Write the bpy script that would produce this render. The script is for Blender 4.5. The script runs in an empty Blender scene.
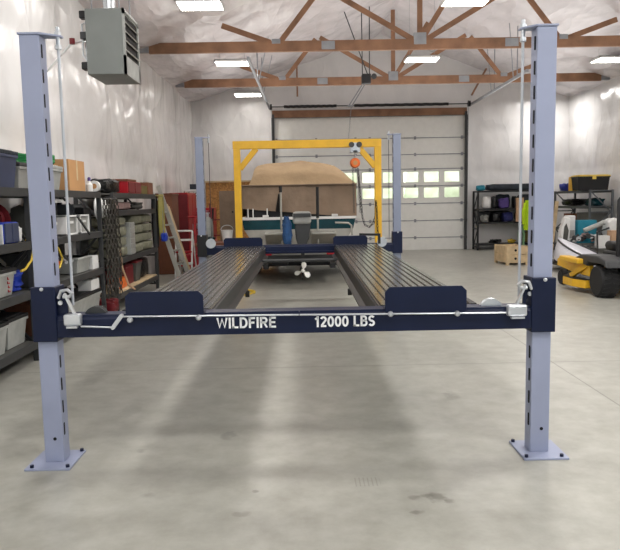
import bpy, math, random
from mathutils import Vector, Matrix, noise, Euler
random.seed(7)
S = bpy.context.scene
COL = S.collection
PI = math.pi
R = math.radians

# ------------------------------------------------------------------ colours and materials
def lin(c):
    return tuple(((v/255)/12.92 if v/255 <= .04045 else ((v/255+.055)/1.055)**2.4) for v in c) + (1,)

MATS = {}
def mat(name, rgb, rough=.5, metal=0., var=.12, scale=6., bump=0., bscale=40., spec=.5):
    """procedural principled material: base colour broken up by noise, optional bump"""
    m = bpy.data.materials.new(name); m.use_nodes = True
    nt = m.node_tree; b = nt.nodes['Principled BSDF']
    b.inputs['Roughness'].default_value = rough
    b.inputs['Metallic'].default_value = metal
    b.inputs['Specular IOR Level'].default_value = spec
    tc = nt.nodes.new('ShaderNodeTexCoord')
    n = nt.nodes.new('ShaderNodeTexNoise'); n.inputs['Scale'].default_value = scale
    n.inputs['Detail'].default_value = 4
    nt.links.new(tc.outputs['Object'], n.inputs['Vector'])
    r = nt.nodes.new('ShaderNodeValToRGB')
    c = lin(rgb)
    r.color_ramp.elements[0].position = .3; r.color_ramp.elements[1].position = .7
    r.color_ramp.elements[0].color = tuple(max(0, v*(1-var)) for v in c[:3]) + (1,)
    r.color_ramp.elements[1].color = tuple(min(1, v*(1+var)) for v in c[:3]) + (1,)
    nt.links.new(n.outputs['Fac'], r.inputs['Fac'])
    nt.links.new(r.outputs['Color'], b.inputs['Base Color'])
    if bump:
        n2 = nt.nodes.new('ShaderNodeTexNoise'); n2.inputs['Scale'].default_value = bscale
        n2.inputs['Detail'].default_value = 5
        nt.links.new(tc.outputs['Object'], n2.inputs['Vector'])
        bp = nt.nodes.new('ShaderNodeBump'); bp.inputs['Strength'].default_value = bump
        bp.inputs['Distance'].default_value = .05
        nt.links.new(n2.outputs['Fac'], bp.inputs['Height'])
        nt.links.new(bp.outputs['Normal'], b.inputs['Normal'])
    MATS[name] = m
    return m

def emit_mat(name, rgb, strength):
    m = bpy.data.materials.new(name); m.use_nodes = True
    b = m.node_tree.nodes['Principled BSDF']
    b.inputs['Base Color'].default_value = lin(rgb)
    b.inputs['Emission Color'].default_value = lin(rgb)
    b.inputs['Emission Strength'].default_value = strength
    return m

def glass_mat(name):
    m = bpy.data.materials.new(name); m.use_nodes = True
    nt = m.node_tree
    for n in list(nt.nodes):
        if n.type == 'BSDF_PRINCIPLED': nt.nodes.remove(n)
    out = [n for n in nt.nodes if n.type == 'OUTPUT_MATERIAL'][0]
    t = nt.nodes.new('ShaderNodeBsdfTransparent'); t.inputs['Color'].default_value = (.93, .96, .93, 1)
    g = nt.nodes.new('ShaderNodeBsdfGlossy'); g.inputs['Roughness'].default_value = .03
    f = nt.nodes.new('ShaderNodeFresnel'); f.inputs['IOR'].default_value = 1.45
    mx = nt.nodes.new('ShaderNodeMixShader')
    nt.links.new(f.outputs[0], mx.inputs[0]); nt.links.new(t.outputs[0], mx.inputs[1])
    nt.links.new(g.outputs[0], mx.inputs[2]); nt.links.new(mx.outputs[0], out.inputs['Surface'])
    return m

def sheet_mat(name, rgb, rough, strength, sc=(1, 1, 1)):
    """shiny white plastic sheeting with stretched creases"""
    m = mat(name, rgb, rough, 0, .05, 1.2)
    nt = m.node_tree; b = nt.nodes['Principled BSDF']
    tc = nt.nodes.new('ShaderNodeTexCoord')
    mp = nt.nodes.new('ShaderNodeMapping'); mp.inputs['Scale'].default_value = sc
    nt.links.new(tc.outputs['Object'], mp.inputs['Vector'])
    n1 = nt.nodes.new('ShaderNodeTexNoise'); n1.inputs['Scale'].default_value = 1.1
    n1.inputs['Detail'].default_value = 3
    nt.links.new(mp.outputs[0], n1.inputs['Vector'])
    ad = nt.nodes.new('ShaderNodeVectorMath'); ad.operation = 'MULTIPLY_ADD'
    ad.inputs[1].default_value = (.9, .9, .9)
    nt.links.new(n1.outputs['Color'], ad.inputs[0]); nt.links.new(mp.outputs[0], ad.inputs[2])
    vo = nt.nodes.new('ShaderNodeTexVoronoi'); vo.feature = 'F1'; vo.inputs['Scale'].default_value = 1.5
    nt.links.new(ad.outputs[0], vo.inputs['Vector'])
    vo2 = nt.nodes.new('ShaderNodeTexVoronoi'); vo2.feature = 'F1'; vo2.inputs['Scale'].default_value = 4.2
    nt.links.new(ad.outputs[0], vo2.inputs['Vector'])
    pw = nt.nodes.new('ShaderNodeMath'); pw.operation = 'MULTIPLY_ADD'; pw.inputs[1].default_value = .09
    nt.links.new(vo2.outputs['Distance'], pw.inputs[0]); nt.links.new(vo.outputs['Distance'], pw.inputs[2])
    bp = nt.nodes.new('ShaderNodeBump'); bp.inputs['Strength'].default_value = strength
    bp.inputs['Distance'].default_value = .10
    nt.links.new(pw.outputs[0], bp.inputs['Height'])
    nt.links.new(bp.outputs['Normal'], b.inputs['Normal'])
    return m

M_sheet = sheet_mat('white_plastic_sheeting', (222, 220, 219), .22, .5, (1, .8, .55))
M_ceil = sheet_mat('ceiling_plastic_sheeting', (216, 210, 212), .22, .7, (1.3, .5, 1))
M_post = mat('lavender_grey_powder_coat', (154, 161, 186), .38, 0, .05, 3, .04, 200)
M_post_shaded = mat('shaded_lavender_powder_coat', (126, 133, 152), .42, 0, .06, 3)  # same lavender paint, darkened for the weaker light on the rear posts
M_navy = mat('navy_powder_coat', (15, 25, 54), .42, .0, .12, 5, .05, 200, .3)
M_black = mat('black_paint', (20, 20, 22), .5)
M_dark = mat('charcoal_steel', (62, 63, 64), .5, .3)
M_chain = mat('dull_chain_steel', (84, 80, 74), .45, .6)
M_slot = mat('dark_hole', (16, 17, 22), .9)
M_run = mat('galvanised_runway_steel', (92, 92, 91), .2, .6, .04, 3)
M_chrome = mat('zinc_plated_steel', (205, 208, 212), .28, .7, .1)
M_white = mat('white_paint', (228, 228, 226), .5, 0, .05)
M_text = mat('white_vinyl_lettering', (252, 252, 252), .5, 0, .03)
M_cable = mat('pale_cable', (190, 194, 200), .45, .3)
M_wood = mat('truss_timber', (140, 102, 76), .65, 0, .28, 3, .08, 30)
M_plate = mat('galvanised_plate', (150, 152, 156), .5, .4)
M_pale = mat('pale_timber', (204, 180, 142), .7, 0, .2, 5)
M_yel = mat('safety_yellow_paint', (226, 176, 44), .42, 0, .08)
M_orange = mat('orange_paint', (226, 110, 40), .45)
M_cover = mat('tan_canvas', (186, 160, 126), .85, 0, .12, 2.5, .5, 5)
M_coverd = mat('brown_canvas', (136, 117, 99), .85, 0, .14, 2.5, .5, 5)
M_teal = mat('teal_hull_paint', (14, 62, 70), .25, 0, .3, 3)
M_alum = mat('bare_aluminium', (176, 174, 166), .42, .35, .1)
M_led = emit_mat('led_diffuser', (255, 250, 243), 18.)
M_heat = mat('grey_enamel', (126, 130, 127), .45, 0, .05, 4)
M_red = mat('red_enamel', (168, 22, 34), .4)
M_dred = mat('dark_red', (116, 26, 34), .5)
M_blue = mat('blue_plastic', (28, 58, 168), .45)
M_nblue = mat('slate_blue_plastic', (58, 66, 92), .5)
M_grey = mat('grey_plastic', (150, 150, 146), .5)
M_lgrey = mat('translucent_pale_plastic', (164, 166, 162), .4, 0, .16, 8)
M_green = mat('green_rubber', (30, 130, 66), .5)
M_card = mat('cardboard', (190, 144, 96), .8, 0, .08, 6)
M_olive = mat('olive_steel', (106, 94, 44), .6)
M_brown = mat('brown_board', (118, 72, 50), .7)
M_sack = mat('grey_green_sack', (118, 118, 100), .85, 0, .22, 9, .4, 14)
M_rub = mat('black_rubber', (26, 26, 27), .8, 0, .15, 10, .1, 60)
M_pinkish = mat('dusty_pink_fabric', (158, 132, 128), .9, 0, .2, 9, .3, 12)
M_osb = mat('strand_board', (176, 126, 70), .75, 0, .4, 16)
M_tan = mat('tan_canvas_roll', (196, 160, 128), .85, 0, .12, 6)
M_lime = mat('high_visibility_lime', (196, 232, 30), .7, 0, .1, 6)
M_tarp = mat('dark_tarp', (34, 42, 52), .7, 0, .3, 6, .4, 10)
M_blacktarp = mat('black_bin_liner', (18, 19, 21), .3, 0, .2, 6, .5, 12)
M_tealfab = mat('teal_plastic', (34, 138, 162), .5)
M_glass = glass_mat('window_glass')
M_door = mat('white_door_panel', (236, 236, 231), .45, 0, .03)
M_leaf = mat('hedge_leaves', (246, 248, 232), .8, 0, .25, 1.6)
M_grass = mat('lawn', (140, 160, 90), .9, 0, .3, 3)
M_shelfblk = mat('black_rack_steel', (30, 31, 33), .45, .3)
M_rackgrey = mat('grey_rack_steel', (92, 96, 100), .5, .3)
M_deck = mat('grey_shelf_deck', (84, 84, 80), .7, 0, .15)
M_yelcord = mat('yellow_cord', (206, 176, 60), .6)
M_purple = mat('purple_fabric', (84, 66, 130), .8)
M_propw = mat('white_propeller', (236, 236, 230), .35, 0, .03)
M_bluecloth = mat('blue_cloth', (36, 74, 120), .8, 0, .3, 9, .4, 14)

# concrete floor with control joints, mottling and oil marks
def floor_mat():
    m = mat('polished_concrete', (166, 165, 157), .34, 0, .11, .9)
    nt = m.node_tree; b = nt.nodes['Principled BSDF']
    base = [l.from_socket for l in nt.links if l.to_socket == b.inputs['Base Color']][0]
    tc = nt.nodes.new('ShaderNodeTexCoord')
    n = nt.nodes.new('ShaderNodeTexNoise'); n.inputs['Scale'].default_value = 5
    n.inputs['Detail'].default_value = 8; n.inputs['Roughness'].default_value = .65
    nt.links.new(tc.outputs['Object'], n.inputs['Vector'])
    rp = nt.nodes.new('ShaderNodeValToRGB')
    rp.color_ramp.elements[0].position = .3; rp.color_ramp.elements[0].color = (.78, .77, .745, 1)
    rp.color_ramp.elements[1].position = .65; rp.color_ramp.elements[1].color = (1.04, 1.04, 1.04, 1)
    nt.links.new(n.outputs['Fac'], rp.inputs['Fac'])
    mx = nt.nodes.new('ShaderNodeMix'); mx.data_type = 'RGBA'; mx.blend_type = 'MULTIPLY'
    mx.inputs[0].default_value = 1
    nt.links.new(base, mx.inputs[6]); nt.links.new(rp.outputs['Color'], mx.inputs[7])
    cur = mx.outputs[2]
    sx = nt.nodes.new('ShaderNodeSeparateXYZ'); nt.links.new(tc.outputs['Object'], sx.inputs[0])
    def mth(op, a, bb):
        k = nt.nodes.new('ShaderNodeMath'); k.operation = op
        for i, v in enumerate((a, bb)):
            if v is None: continue
            if hasattr(v, 'node'): nt.links.new(v, k.inputs[i])
            else: k.inputs[i].default_value = v
        return k.outputs[0]
    def darken(cur, fac, col):
        k = nt.nodes.new('ShaderNodeMix'); k.data_type = 'RGBA'
        nt.links.new(fac, k.inputs[0]); nt.links.new(cur, k.inputs[6]); k.inputs[7].default_value = col
        return k.outputs[2]
    # control joints
    for ax, pos in ((0, 2.43), (1, 6.46), (1, 12.6), (1, .4), (0, 8.3)):
        d = mth('ABSOLUTE', mth('SUBTRACT', sx.outputs[ax], pos), None)
        cur = darken(cur, mth('MULTIPLY', mth('LESS_THAN', d, .008), .55), lin((92, 88, 80)))
    # oil and tyre marks: soft blobs with broken edges
    wob = nt.nodes.new('ShaderNodeTexNoise'); wob.inputs['Scale'].default_value = 16
    nt.links.new(tc.outputs['Object'], wob.inputs['Vector'])
    for (x, y, rx, ry, k) in ((.70, 3.50, .05, .06, .55), (.58, 3.50, .035, .03, .5), (.76, 3.45, .03, .03, .5),
                              (.56, 3.33, .035, .025, .5), (.64, 3.52, .04, .02, .4), (-.55, 4.55, .05, .08, .4),
                              (-1.1, 4.3, .03, .04, .3), (-.9, 3.6, .04, .03, .3), (1.2, 5.4, .06, .1, .35), (-.35, 3.35, .05, .03, .3),
                              (-1.4, 5.2, .08, .2, .2), (-2.0, 6.2, .1, .25, .25), (-.3, 3.62, .02, .02, .5)):
        ex = mth('POWER', mth('DIVIDE', mth('SUBTRACT', sx.outputs[0], x), rx), 2.)
        ey = mth('POWER', mth('DIVIDE', mth('SUBTRACT', sx.outputs[1], y), ry), 2.)
        d = mth('ADD', mth('ADD', ex, ey), mth('MULTIPLY', mth('SUBTRACT', wob.outputs['Fac'], .5), 4.))
        f = nt.nodes.new('ShaderNodeMapRange'); f.inputs[1].default_value = 1.5; f.inputs[2].default_value = .2
        f.inputs[3].default_value = 0; f.inputs[4].default_value = k
        nt.links.new(d, f.inputs[0])
        cur = darken(cur, f.outputs[0], lin((96, 92, 84)))
    # row of short scrape marks
    wv = mth('SINE', mth('MULTIPLY', sx.outputs[0], 260.), None)
    inx = mth('LESS_THAN', mth('ABSOLUTE', mth('SUBTRACT', sx.outputs[0], .34), None), .075)
    iny = mth('LESS_THAN', mth('ABSOLUTE', mth('SUBTRACT', sx.outputs[1], 3.72), None), .06)
    cur = darken(cur, mth('MULTIPLY', mth('MULTIPLY', mth('MULTIPLY', inx, iny), mth('GREATER_THAN', wv, .55)), .3), lin((96, 92, 84)))
    nt.links.new(cur, b.inputs['Base Color'])
    return m
M_floor = floor_mat()

# ------------------------------------------------------------------ mesh building
class MB:
    def __init__(s): s.v = []; s.f = []
    def add(s, vs, fs, M=None):
        o = len(s.v)
        s.v += [tuple(M @ Vector(p)) if M else tuple(p) for p in vs]
        s.f += [tuple(i+o for i in f) for f in fs]
        return s
    def box(s, x0, x1, y0, y1, z0, z1, M=None):
        return s.add([(x0,y0,z0),(x1,y0,z0),(x1,y1,z0),(x0,y1,z0),(x0,y0,z1),(x1,y0,z1),(x1,y1,z1),(x0,y1,z1)],
                     [(0,3,2,1),(4,5,6,7),(0,1,5,4),(1,2,6,5),(2,3,7,6),(3,0,4,7)], M)
    def frust(s, x0, x1, y0, y1, z0, z1, t):
        """box whose base is narrower by t on every side"""
        return s.add([(x0+t,y0+t,z0),(x1-t,y0+t,z0),(x1-t,y1-t,z0),(x0+t,y1-t,z0),(x0,y0,z1),(x1,y0,z1),(x1,y1,z1),(x0,y1,z1)],
                     [(0,3,2,1),(4,5,6,7),(0,1,5,4),(1,2,6,5),(2,3,7,6),(3,0,4,7)])
    def beam(s, p, q, w, h, up=(0,0,1)):
        """rectangular bar from p to q, w across and h along 'up'"""
        p, q = Vector(p), Vector(q); d = (q-p).normalized(); u = Vector(up)
        r = d.cross(u)
        if r.length < 1e-4: r = d.cross(Vector((1,0,0)))
        r.normalize(); u = r.cross(d).normalized()
        r *= w/2; u *= h/2
        vs = [p-r-u, p+r-u, p+r+u, p-r+u, q-r-u, q+r-u, q+r+u, q-r+u]
        return s.add(vs, [(0,1,2,3),(4,7,6,5),(0,4,5,1),(1,5,6,2),(2,6,7,3),(3,7,4,0)])
    def tube(s, path, r, seg=8, closed=False, r2=None):
        P = [Vector(p) for p in path]; n = len(P); rings = []
        prev = None
        for i in range(n):
            a = P[(i-1) % n] if (closed or i > 0) else P[i]
            b = P[(i+1) % n] if (closed or i < n-1) else P[i]
            d = (b-a).normalized()
            if prev is None:
                u = d.orthogonal().normalized()
            else:
                u = prev - d*prev.dot(d)
                u = u.normalized() if u.length > 1e-5 else d.orthogonal().normalized()
            prev = u; w = d.cross(u)
            rr = r if r2 is None else r + (r2-r)*i/(n-1)
            rings.append([P[i] + (u*math.cos(2*PI*k/seg) + w*math.sin(2*PI*k/seg))*rr for k in range(seg)])
        o = len(s.v)
        for rg in rings: s.v += [tuple(p) for p in rg]
        m = n if closed else n-1
        for i in range(m):
            for k in range(seg):
                a = o+i*seg; b = o+((i+1) % n)*seg
                s.f.append((a+k, a+(k+1) % seg, b+(k+1) % seg, b+k))
        if not closed:
            s.f.append(tuple(o+k for k in reversed(range(seg))))
            s.f.append(tuple(o+(n-1)*seg+k for k in range(seg)))
        return s
    def cyl(s, p, q, r, seg=16): return s.tube([p, q], r, seg)
    def lathe(s, prof, c=(0,0,0), axis='z', seg=20):
        """profile of (radius, height) pairs turned round an axis through c"""
        o = len(s.v); n = len(prof); c = Vector(c)
        for (r, h) in prof:
            for k in range(seg):
                a = 2*PI*k/seg; x, y = r*math.cos(a), r*math.sin(a)
                p = {'z': (x, y, h), 'y': (x, h, -y), 'x': (h, x, y)}[axis]
                s.v.append(tuple(c+Vector(p)))
        for i in range(n-1):
            for k in range(seg):
                s.f.append((o+i*seg+k, o+i*seg+(k+1) % seg, o+(i+1)*seg+(k+1) % seg, o+(i+1)*seg+k))
        s.f.append(tuple(o+k for k in reversed(range(seg)))); s.f.append(tuple(o+(n-1)*seg+k for k in range(seg)))
        return s
    def prism(s, poly, a, b, axis='y'):
        """2-D outline swept from a to b along an axis (outline in the other two axes)"""
        o = len(s.v); n = len(poly)
        for t in (a, b):
            for (u, w) in poly:
                s.v.append({'y': (u, t, w), 'x': (t, u, w), 'z': (u, w, t)}[axis])
        s.f.append(tuple(o+i for i in range(n))); s.f.append(tuple(o+n+i for i in reversed(range(n))))
        for i in range(n):
            j = (i+1) % n
            s.f.append((o+i, o+n+i, o+n+j, o+j))
        return s
    def blob(s, x0, x1, y0, y1, z0, z1, amp=.12, seed=0, pw=.45, n=14, fr=2.2):
        """lumpy rounded mass filling a box, flat underneath"""
        c = Vector(((x0+x1)/2, (y0+y1)/2, (z0+z1)/2)); h = Vector(((x1-x0)/2, (y1-y0)/2, (z1-z0)/2))
        o = len(s.v); m = n*2
        sg = lambda v: math.copysign(abs(v)**pw, v)
        for i in range(n+1):
            t = -PI/2 + PI*i/n
            for k in range(m):
                a = 2*PI*k/m
                d = Vector((sg(math.cos(t))*sg(math.cos(a)), sg(math.cos(t))*sg(math.sin(a)), sg(math.sin(t))))
                g = 1 - amp*(.5+.5*noise.noise(d*fr+Vector((seed*3.7, seed*1.3, 0))))*1.6
                p = Vector((d.x*h.x*g, d.y*h.y*g, d.z*h.z*(g if d.z > 0 else 1)))
                s.v.append(tuple(c+p))
        for i in range(n):
            for k in range(m):
                s.f.append((o+i*m+k, o+i*m+(k+1) % m, o+(i+1)*m+(k+1) % m, o+(i+1)*m+k))
        return s
    def grid(s, fn, nu, nv):
        o = len(s.v)
        for i in range(nu+1):
            for j in range(nv+1): s.v.append(tuple(fn(i/nu, j/nv)))
        for i in range(nu):
            for j in range(nv):
                a = o+i*(nv+1)+j
                s.f.append((a, a+nv+1, a+nv+2, a+1))
        return s
    def build(s, name, m, parent=None, bevel=0., smooth=False, fix=True):
        off = Vector((0,0,0))
        if parent is not None:
            p = parent
            while p is not None: off += Vector(p.location); p = p.parent
        me = bpy.data.meshes.new(name)
        me.from_pydata([tuple(Vector(v)-off) for v in s.v], [], s.f); me.update()
        if fix:
            import bmesh
            b = bmesh.new(); b.from_mesh(me); bmesh.ops.recalc_face_normals(b, faces=b.faces); b.to_mesh(me); b.free()
        me.materials.append(m)
        if smooth:
            for p in me.polygons: p.use_smooth = True
        o = bpy.data.objects.new(name, me); COL.objects.link(o)
        if parent is not None: o.parent = parent
        if bevel:
            bv = o.modifiers.new('edge', 'BEVEL'); bv.width = bevel; bv.segments = 2; bv.limit_method = 'ANGLE'
            bv.angle_limit = R(40)
        if smooth:
            try:
                es = o.modifiers.new('split', 'EDGE_SPLIT'); es.split_angle = R(42)
            except Exception: pass
        return o

def tag(o, label, cat, group=None, kind=None):
    o['label'] = label; o['category'] = cat
    if group: o['group'] = group
    if kind: o['kind'] = kind
    return o
def thing(name, label, cat, loc=(0,0,0), group=None):
    o = bpy.data.objects.new(name, None); COL.objects.link(o); o.location = loc
    o.empty_display_size = .1
    return tag(o, label, cat, group)
def struct(o): o['kind'] = 'structure'; return o
def dup(root, loc, rz=None, label=None):
    r = root.copy(); COL.objects.link(r); r.location = loc
    if rz is not None: r.rotation_euler = (0, 0, rz)
    if label: r['label'] = label
    for ch in root.children:
        c = ch.copy(); COL.objects.link(c); c.parent = r
        for g in ch.children:
            d = g.copy(); COL.objects.link(d); d.parent = c
    return r

def arc(cx, cy, rx, ry, a0, a1, n=10):
    return [(cx+rx*math.cos(R(a0+(a1-a0)*k/n)), cy+ry*math.sin(R(a0+(a1-a0)*k/n))) for k in range(n+1)]
GLYPH = {   # width, strokes in a box one unit high
    'W': (.98, [[(.08, 1), (.27, 0), (.49, .95), (.71, 0), (.90, 1)]]), 'I': (.24, [[(.12, 0), (.12, 1)]]),
    'L': (.60, [[(.12, 1), (.12, 0)], [(.05, .09), (.57, .09)]]),
    'D': (.74, [[(.12, 0), (.12, 1)], [(.12, .91), (.34, .91)]+arc(.34, .5, .29, .41, 90, -90)+[(.12, .09)]]),
    'F': (.62, [[(.12, 0), (.12, 1)], [(.05, .91), (.59, .91)], [(.12, .5), (.52, .5)]]),
    'R': (.74, [[(.12, 0), (.12, 1)], [(.12, .91), (.40, .91)]+arc(.40, .70, .20, .21, 90, -90)+[(.12, .49)], [(.38, .49), (.63, 0)]]),
    'E': (.66, [[(.12, 0), (.12, 1)], [(.05, .91), (.62, .91)], [(.12, .5), (.57, .5)], [(.05, .09), (.62, .09)]]),
    '1': (.50, [[(.31, 0), (.31, 1)], [(.08, .72), (.31, .90)]]),
    '2': (.62, [arc(.30, .70, .22, .21, 165, -20)+[(.12, .14)], [(.05, .09), (.57, .09)]]),
    '0': (.64, [arc(.32, .5, .22, .41, 0, 360, 20)]),
    'B': (.70, [[(.12, 0), (.12, 1)], [(.12, .91), (.38, .91)]+arc(.38, .72, .17, .19, 90, -90)+[(.12, .53)], [(.38, .53)]+arc(.40, .31, .20, .22, 90, -90)+[(.12, .09)]]),
    'S': (.66, [arc(.33, .71, .21, .20, 25, 270, 12)+arc(.33, .29, .22, .20, 90, -155, 12)[0:]]), ' ': (.34, [])}
def lettering(body, x0, x1, z0, z1, y, m, parent, bold=.19):
    """bold sans letters as flat strokes on a face that looks towards -y"""
    W = sum(GLYPH[c][0] for c in body)+.06*(len(body)-1)
    sx, sz = (x1-x0)/W, z1-z0; mb = MB(); pen = 0
    for c in body:
        w, st = GLYPH[c]
        for pl in st:
            P = [Vector((x0+(pen+u)*sx, z0+v*sz)) for u, v in pl]; t = bold*sz/2; n = len(P)
            q = []
            for k in range(n):
                d1 = (P[k]-P[max(0, k-1)]); d2 = (P[min(n-1, k+1)]-P[k])
                d1 = d1.normalized() if d1.length > 1e-7 else d2.normalized(); d2 = d2.normalized() if d2.length > 1e-7 else d1
                d = (d1+d2).normalized(); nn = Vector((-d.y, d.x)); k_ = 1/max(.45, d.dot(d1))
                q.append((P[k]+nn*t*k_, P[k]-nn*t*k_))
            vs = [(p_.x, y-.0015, min(max(p_.y, z0), z1)) for a_, b_ in q for p_ in (a_, b_)]
            mb.add(vs, [(2*k, 2*k+1, 2*k+3, 2*k+2) for k in range(n-1)])
        pen += w+.06
    return mb.build('lettering', m, parent, fix=False)

# ------------------------------------------------------------------ the building
XL, XR, YF, YB, HW = -3.47, 8.5, -4.0, 21.65, 4.76
XM = (XL+XR)/2; K = 1/3.
def roofz(x): return HW + K*min(x-XL, XR-x)
DX0, DX1, DH = -.9, 5.2, 4.27                      # garage door opening

struct(MB().box(XL-.3, XR+.3, YF-6, YB+.3, -.2, 0).build('floor', M_floor))
def fold(a, b, s): return noise.noise(Vector((a, b, s)))
def pillow(t, period):                              # 0 on the battens, 1 between them
    f = (t/period) % 1.
    return abs(math.sin(PI*f))**.35
def wall_side(name, x, sgn):
    def fn(u, v):
        y = YF-.1+(YB-YF+.2)*u; z = (HW+.25)*v
        d = .075*pillow(y-.6, 2.42)*pillow(z+.21, 1.33) + .03*fold(y*1.3, z*.9, x) + .022*fold(y*4, z*1.6, x+3)
        return (x+sgn*(.05-d), y, z)
    o = MB().grid(fn, 220, 50).build(name, M_sheet, smooth=False, fix=False)
    for p in o.data.polygons: p.use_smooth = True
    return struct(o)
wall_side('wall_left', XL-.03, -1); wall_side('wall_right', XR+.03, 1)
# gable wall round the big door
def back_piece(mb, x0, x1, z0f, z1f, nx, nz):
    def fn(u, v):
        x = x0+(x1-x0)*u; z = z0f(x)+(z1f(x)-z0f(x))*v
        d = .06*pillow(x+.2, 1.9)*pillow(z+.21, 1.33) + .03*fold(x*1.3, z*.9, 7) + .012*fold(x*5, z*2.2, 9)
        return (x, YB+.03-d, z)
    mb.grid(fn, nx, nz)
mb = MB()
back_piece(mb, XL-.15, DX0, lambda x: 0, lambda x: roofz(x)+.1, 24, 50)
back_piece(mb, DX1, XR+.15, lambda x: 0, lambda x: roofz(x)+.1, 30, 50)
back_piece(mb, DX0, XM, lambda x: DH, lambda x: roofz(x)+.1, 30, 24)
back_piece(mb, XM, DX1, lambda x: DH, lambda x: roofz(x)+.1, 24, 24)
o = mb.build('wall_back', M_sheet, fix=False)
for p in o.data.polygons: p.use_smooth = True
struct(o)
# sloped ceiling, sheeting sagging between purlins
mb = MB()
for (a, b) in ((XL-.18, XM), (XM, XR+.18)):
    def fn(u, v, a=a, b=b):
        x = a+(b-a)*u; y = YF-.1+(YB+.25-YF)*v
        d = .07*pillow(y-1.9, 4.2)*pillow(x-XM, 1.2) + .06*fold(x*.9, y*.8, 21) + .035*fold(x*3, y*2, 25)
        return (x, y, roofz(x)+.06-d)
    mb.grid(fn, 48, 150)
o = mb.build('ceiling', M_ceil, fix=False)
for p in o.data.polygons: p.use_smooth = True
struct(o)
# timber header over the door and jamb boards
struct(MB().box(DX0-.03, DX1+.03, YB-.12, YB-.03, DH, DH+.22).build('trim_1', M_wood, bevel=.004))
struct(MB().box(DX0-.1, DX0, YB-.08, YB-.01, 0, DH).build('trim_2', M_white))
struct(MB().box(DX1, DX1+.1, YB-.08, YB-.01, 0, DH).build('trim_3', M_white))

# ------------------------------------------------------------------ sectional garage door
door = thing('door_1', 'white sectional overhead door with two rows of windows in the back wall', 'garage door', (2.15, YB, 0))
door['kind'] = 'structure'
bounds = [.0, .40, .95, 1.50, 2.06, 2.60, 3.06, 3.58, DH]
wins = [(-.75+.66*i+.02, -.75+.66*i+.50) for i in range(9)]
for i in range(8):
    z0, z1 = bounds[i]+.004, bounds[i+1]-.004
    mb = MB(); y0, y1 = YB+.0, YB+.05
    if i in (3, 4):
        lo, hi = (1.68, 2.0) if i == 3 else (2.18, 2.51)
        mb.box(DX0, DX1, y0, y1, z0, lo); mb.box(DX0, DX1, y0, y1, hi, z1)
        xs = [DX0]+[v for w in wins for v in w]+[DX1]
        for k in range(0, len(xs), 2): mb.box(xs[k], xs[k+1], y0, y1, lo, hi)
    else:
        mb.box(DX0, DX1, y0, y1, z0, z1)
        mb.box(DX0+.05, DX1-.05, y0-.006, y0, z0+.10, z1-.10)
    sec = mb.build('door_section', M_door, door)
    if i in (3, 4):
        for (a, b) in wins:
            MB().box(a, b, YB+.02, YB+.028, lo, hi).build('window_pane', M_glass, sec)
    MB().box(DX0, DX1, YB-.012, YB-.002, z1-.012, z1+.016).build('joint_seal', M_plate, sec)
    if i < 7:
        h = MB()
        for x in (-.82, .45, 1.7, 2.15, 3.6, 5.1):
            h.box(x-.035, x+.035, YB-.03, YB-.012, z1-.05, z1+.05); h.cyl((x-.05, YB-.03, z1), (x+.05, YB-.03, z1), .014, 8)
        h.build('hinge', M_plate, sec)
for sx, x in ((-1, DX0), (1, DX1)):
    MB().box(x-.035, x+.035, YB-.16, YB-.1, 0, DH+.1).box(x-.03+sx*.03, x+.03+sx*.03, YB-.12, YB-.01, 0, DH).build('vertical_track', M_dark, door)
    MB().beam((x+sx*.1, YB-.15, DH+.28), (x+sx*.2, 14.4 if sx < 0 else 16.3, DH+.36), .05, .07).build('overhead_track', M_plate, door)
    hg = MB()
    for yy in (17.0, 19.0):
        hg.cyl((x+sx*.17, yy, DH+.36), (x+sx*.17, yy, roofz(x)-.03), .014, 6); hg.cyl((x+sx*.17, yy+.3, DH+.36), (x+sx*.17-.3*sx, yy-.3, roofz(x)-.03), .012, 6)
    hg.build('track_hanger', M_plate, door)
sp = MB().cyl((DX0-.1, YB-.3, DH+.31), (DX1+.1, YB-.3, DH+.31), .016, 8).build('torsion_shaft', M_dark, door)
for (a, b) in ((-.55, 1.1), (1.65, 4.6)):
    MB().tube([(a+(b-a)*i/60, YB-.3+.004*math.cos(i), DH+.31+.004*math.sin(i)) for i in range(61)], .045, 10).build('torsion_spring', M_black, sp)
for x in (DX0-.05, DX1+.05):
    MB().lathe([(.02, -.03), (.1, -.03), (.085, -.01), (.085, .01), (.1, .03), (.02, .03)], (x, YB-.3, DH+.31), 'x').build('cable_drum', M_black, sp)
    MB().cyl((x, YB-.23, DH+.31), (x, YB-.13, .1), .008, 6).build('lift_cable', M_plate, door)
for z in (DH-.12, DH-.62, 2.6, 1.5, .95, .4):
    MB().box(DX1-.02, DX1+.05, YB-.17, YB-.05, z-.04, z+.04).build('track_bracket', M_dark, door)

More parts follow.
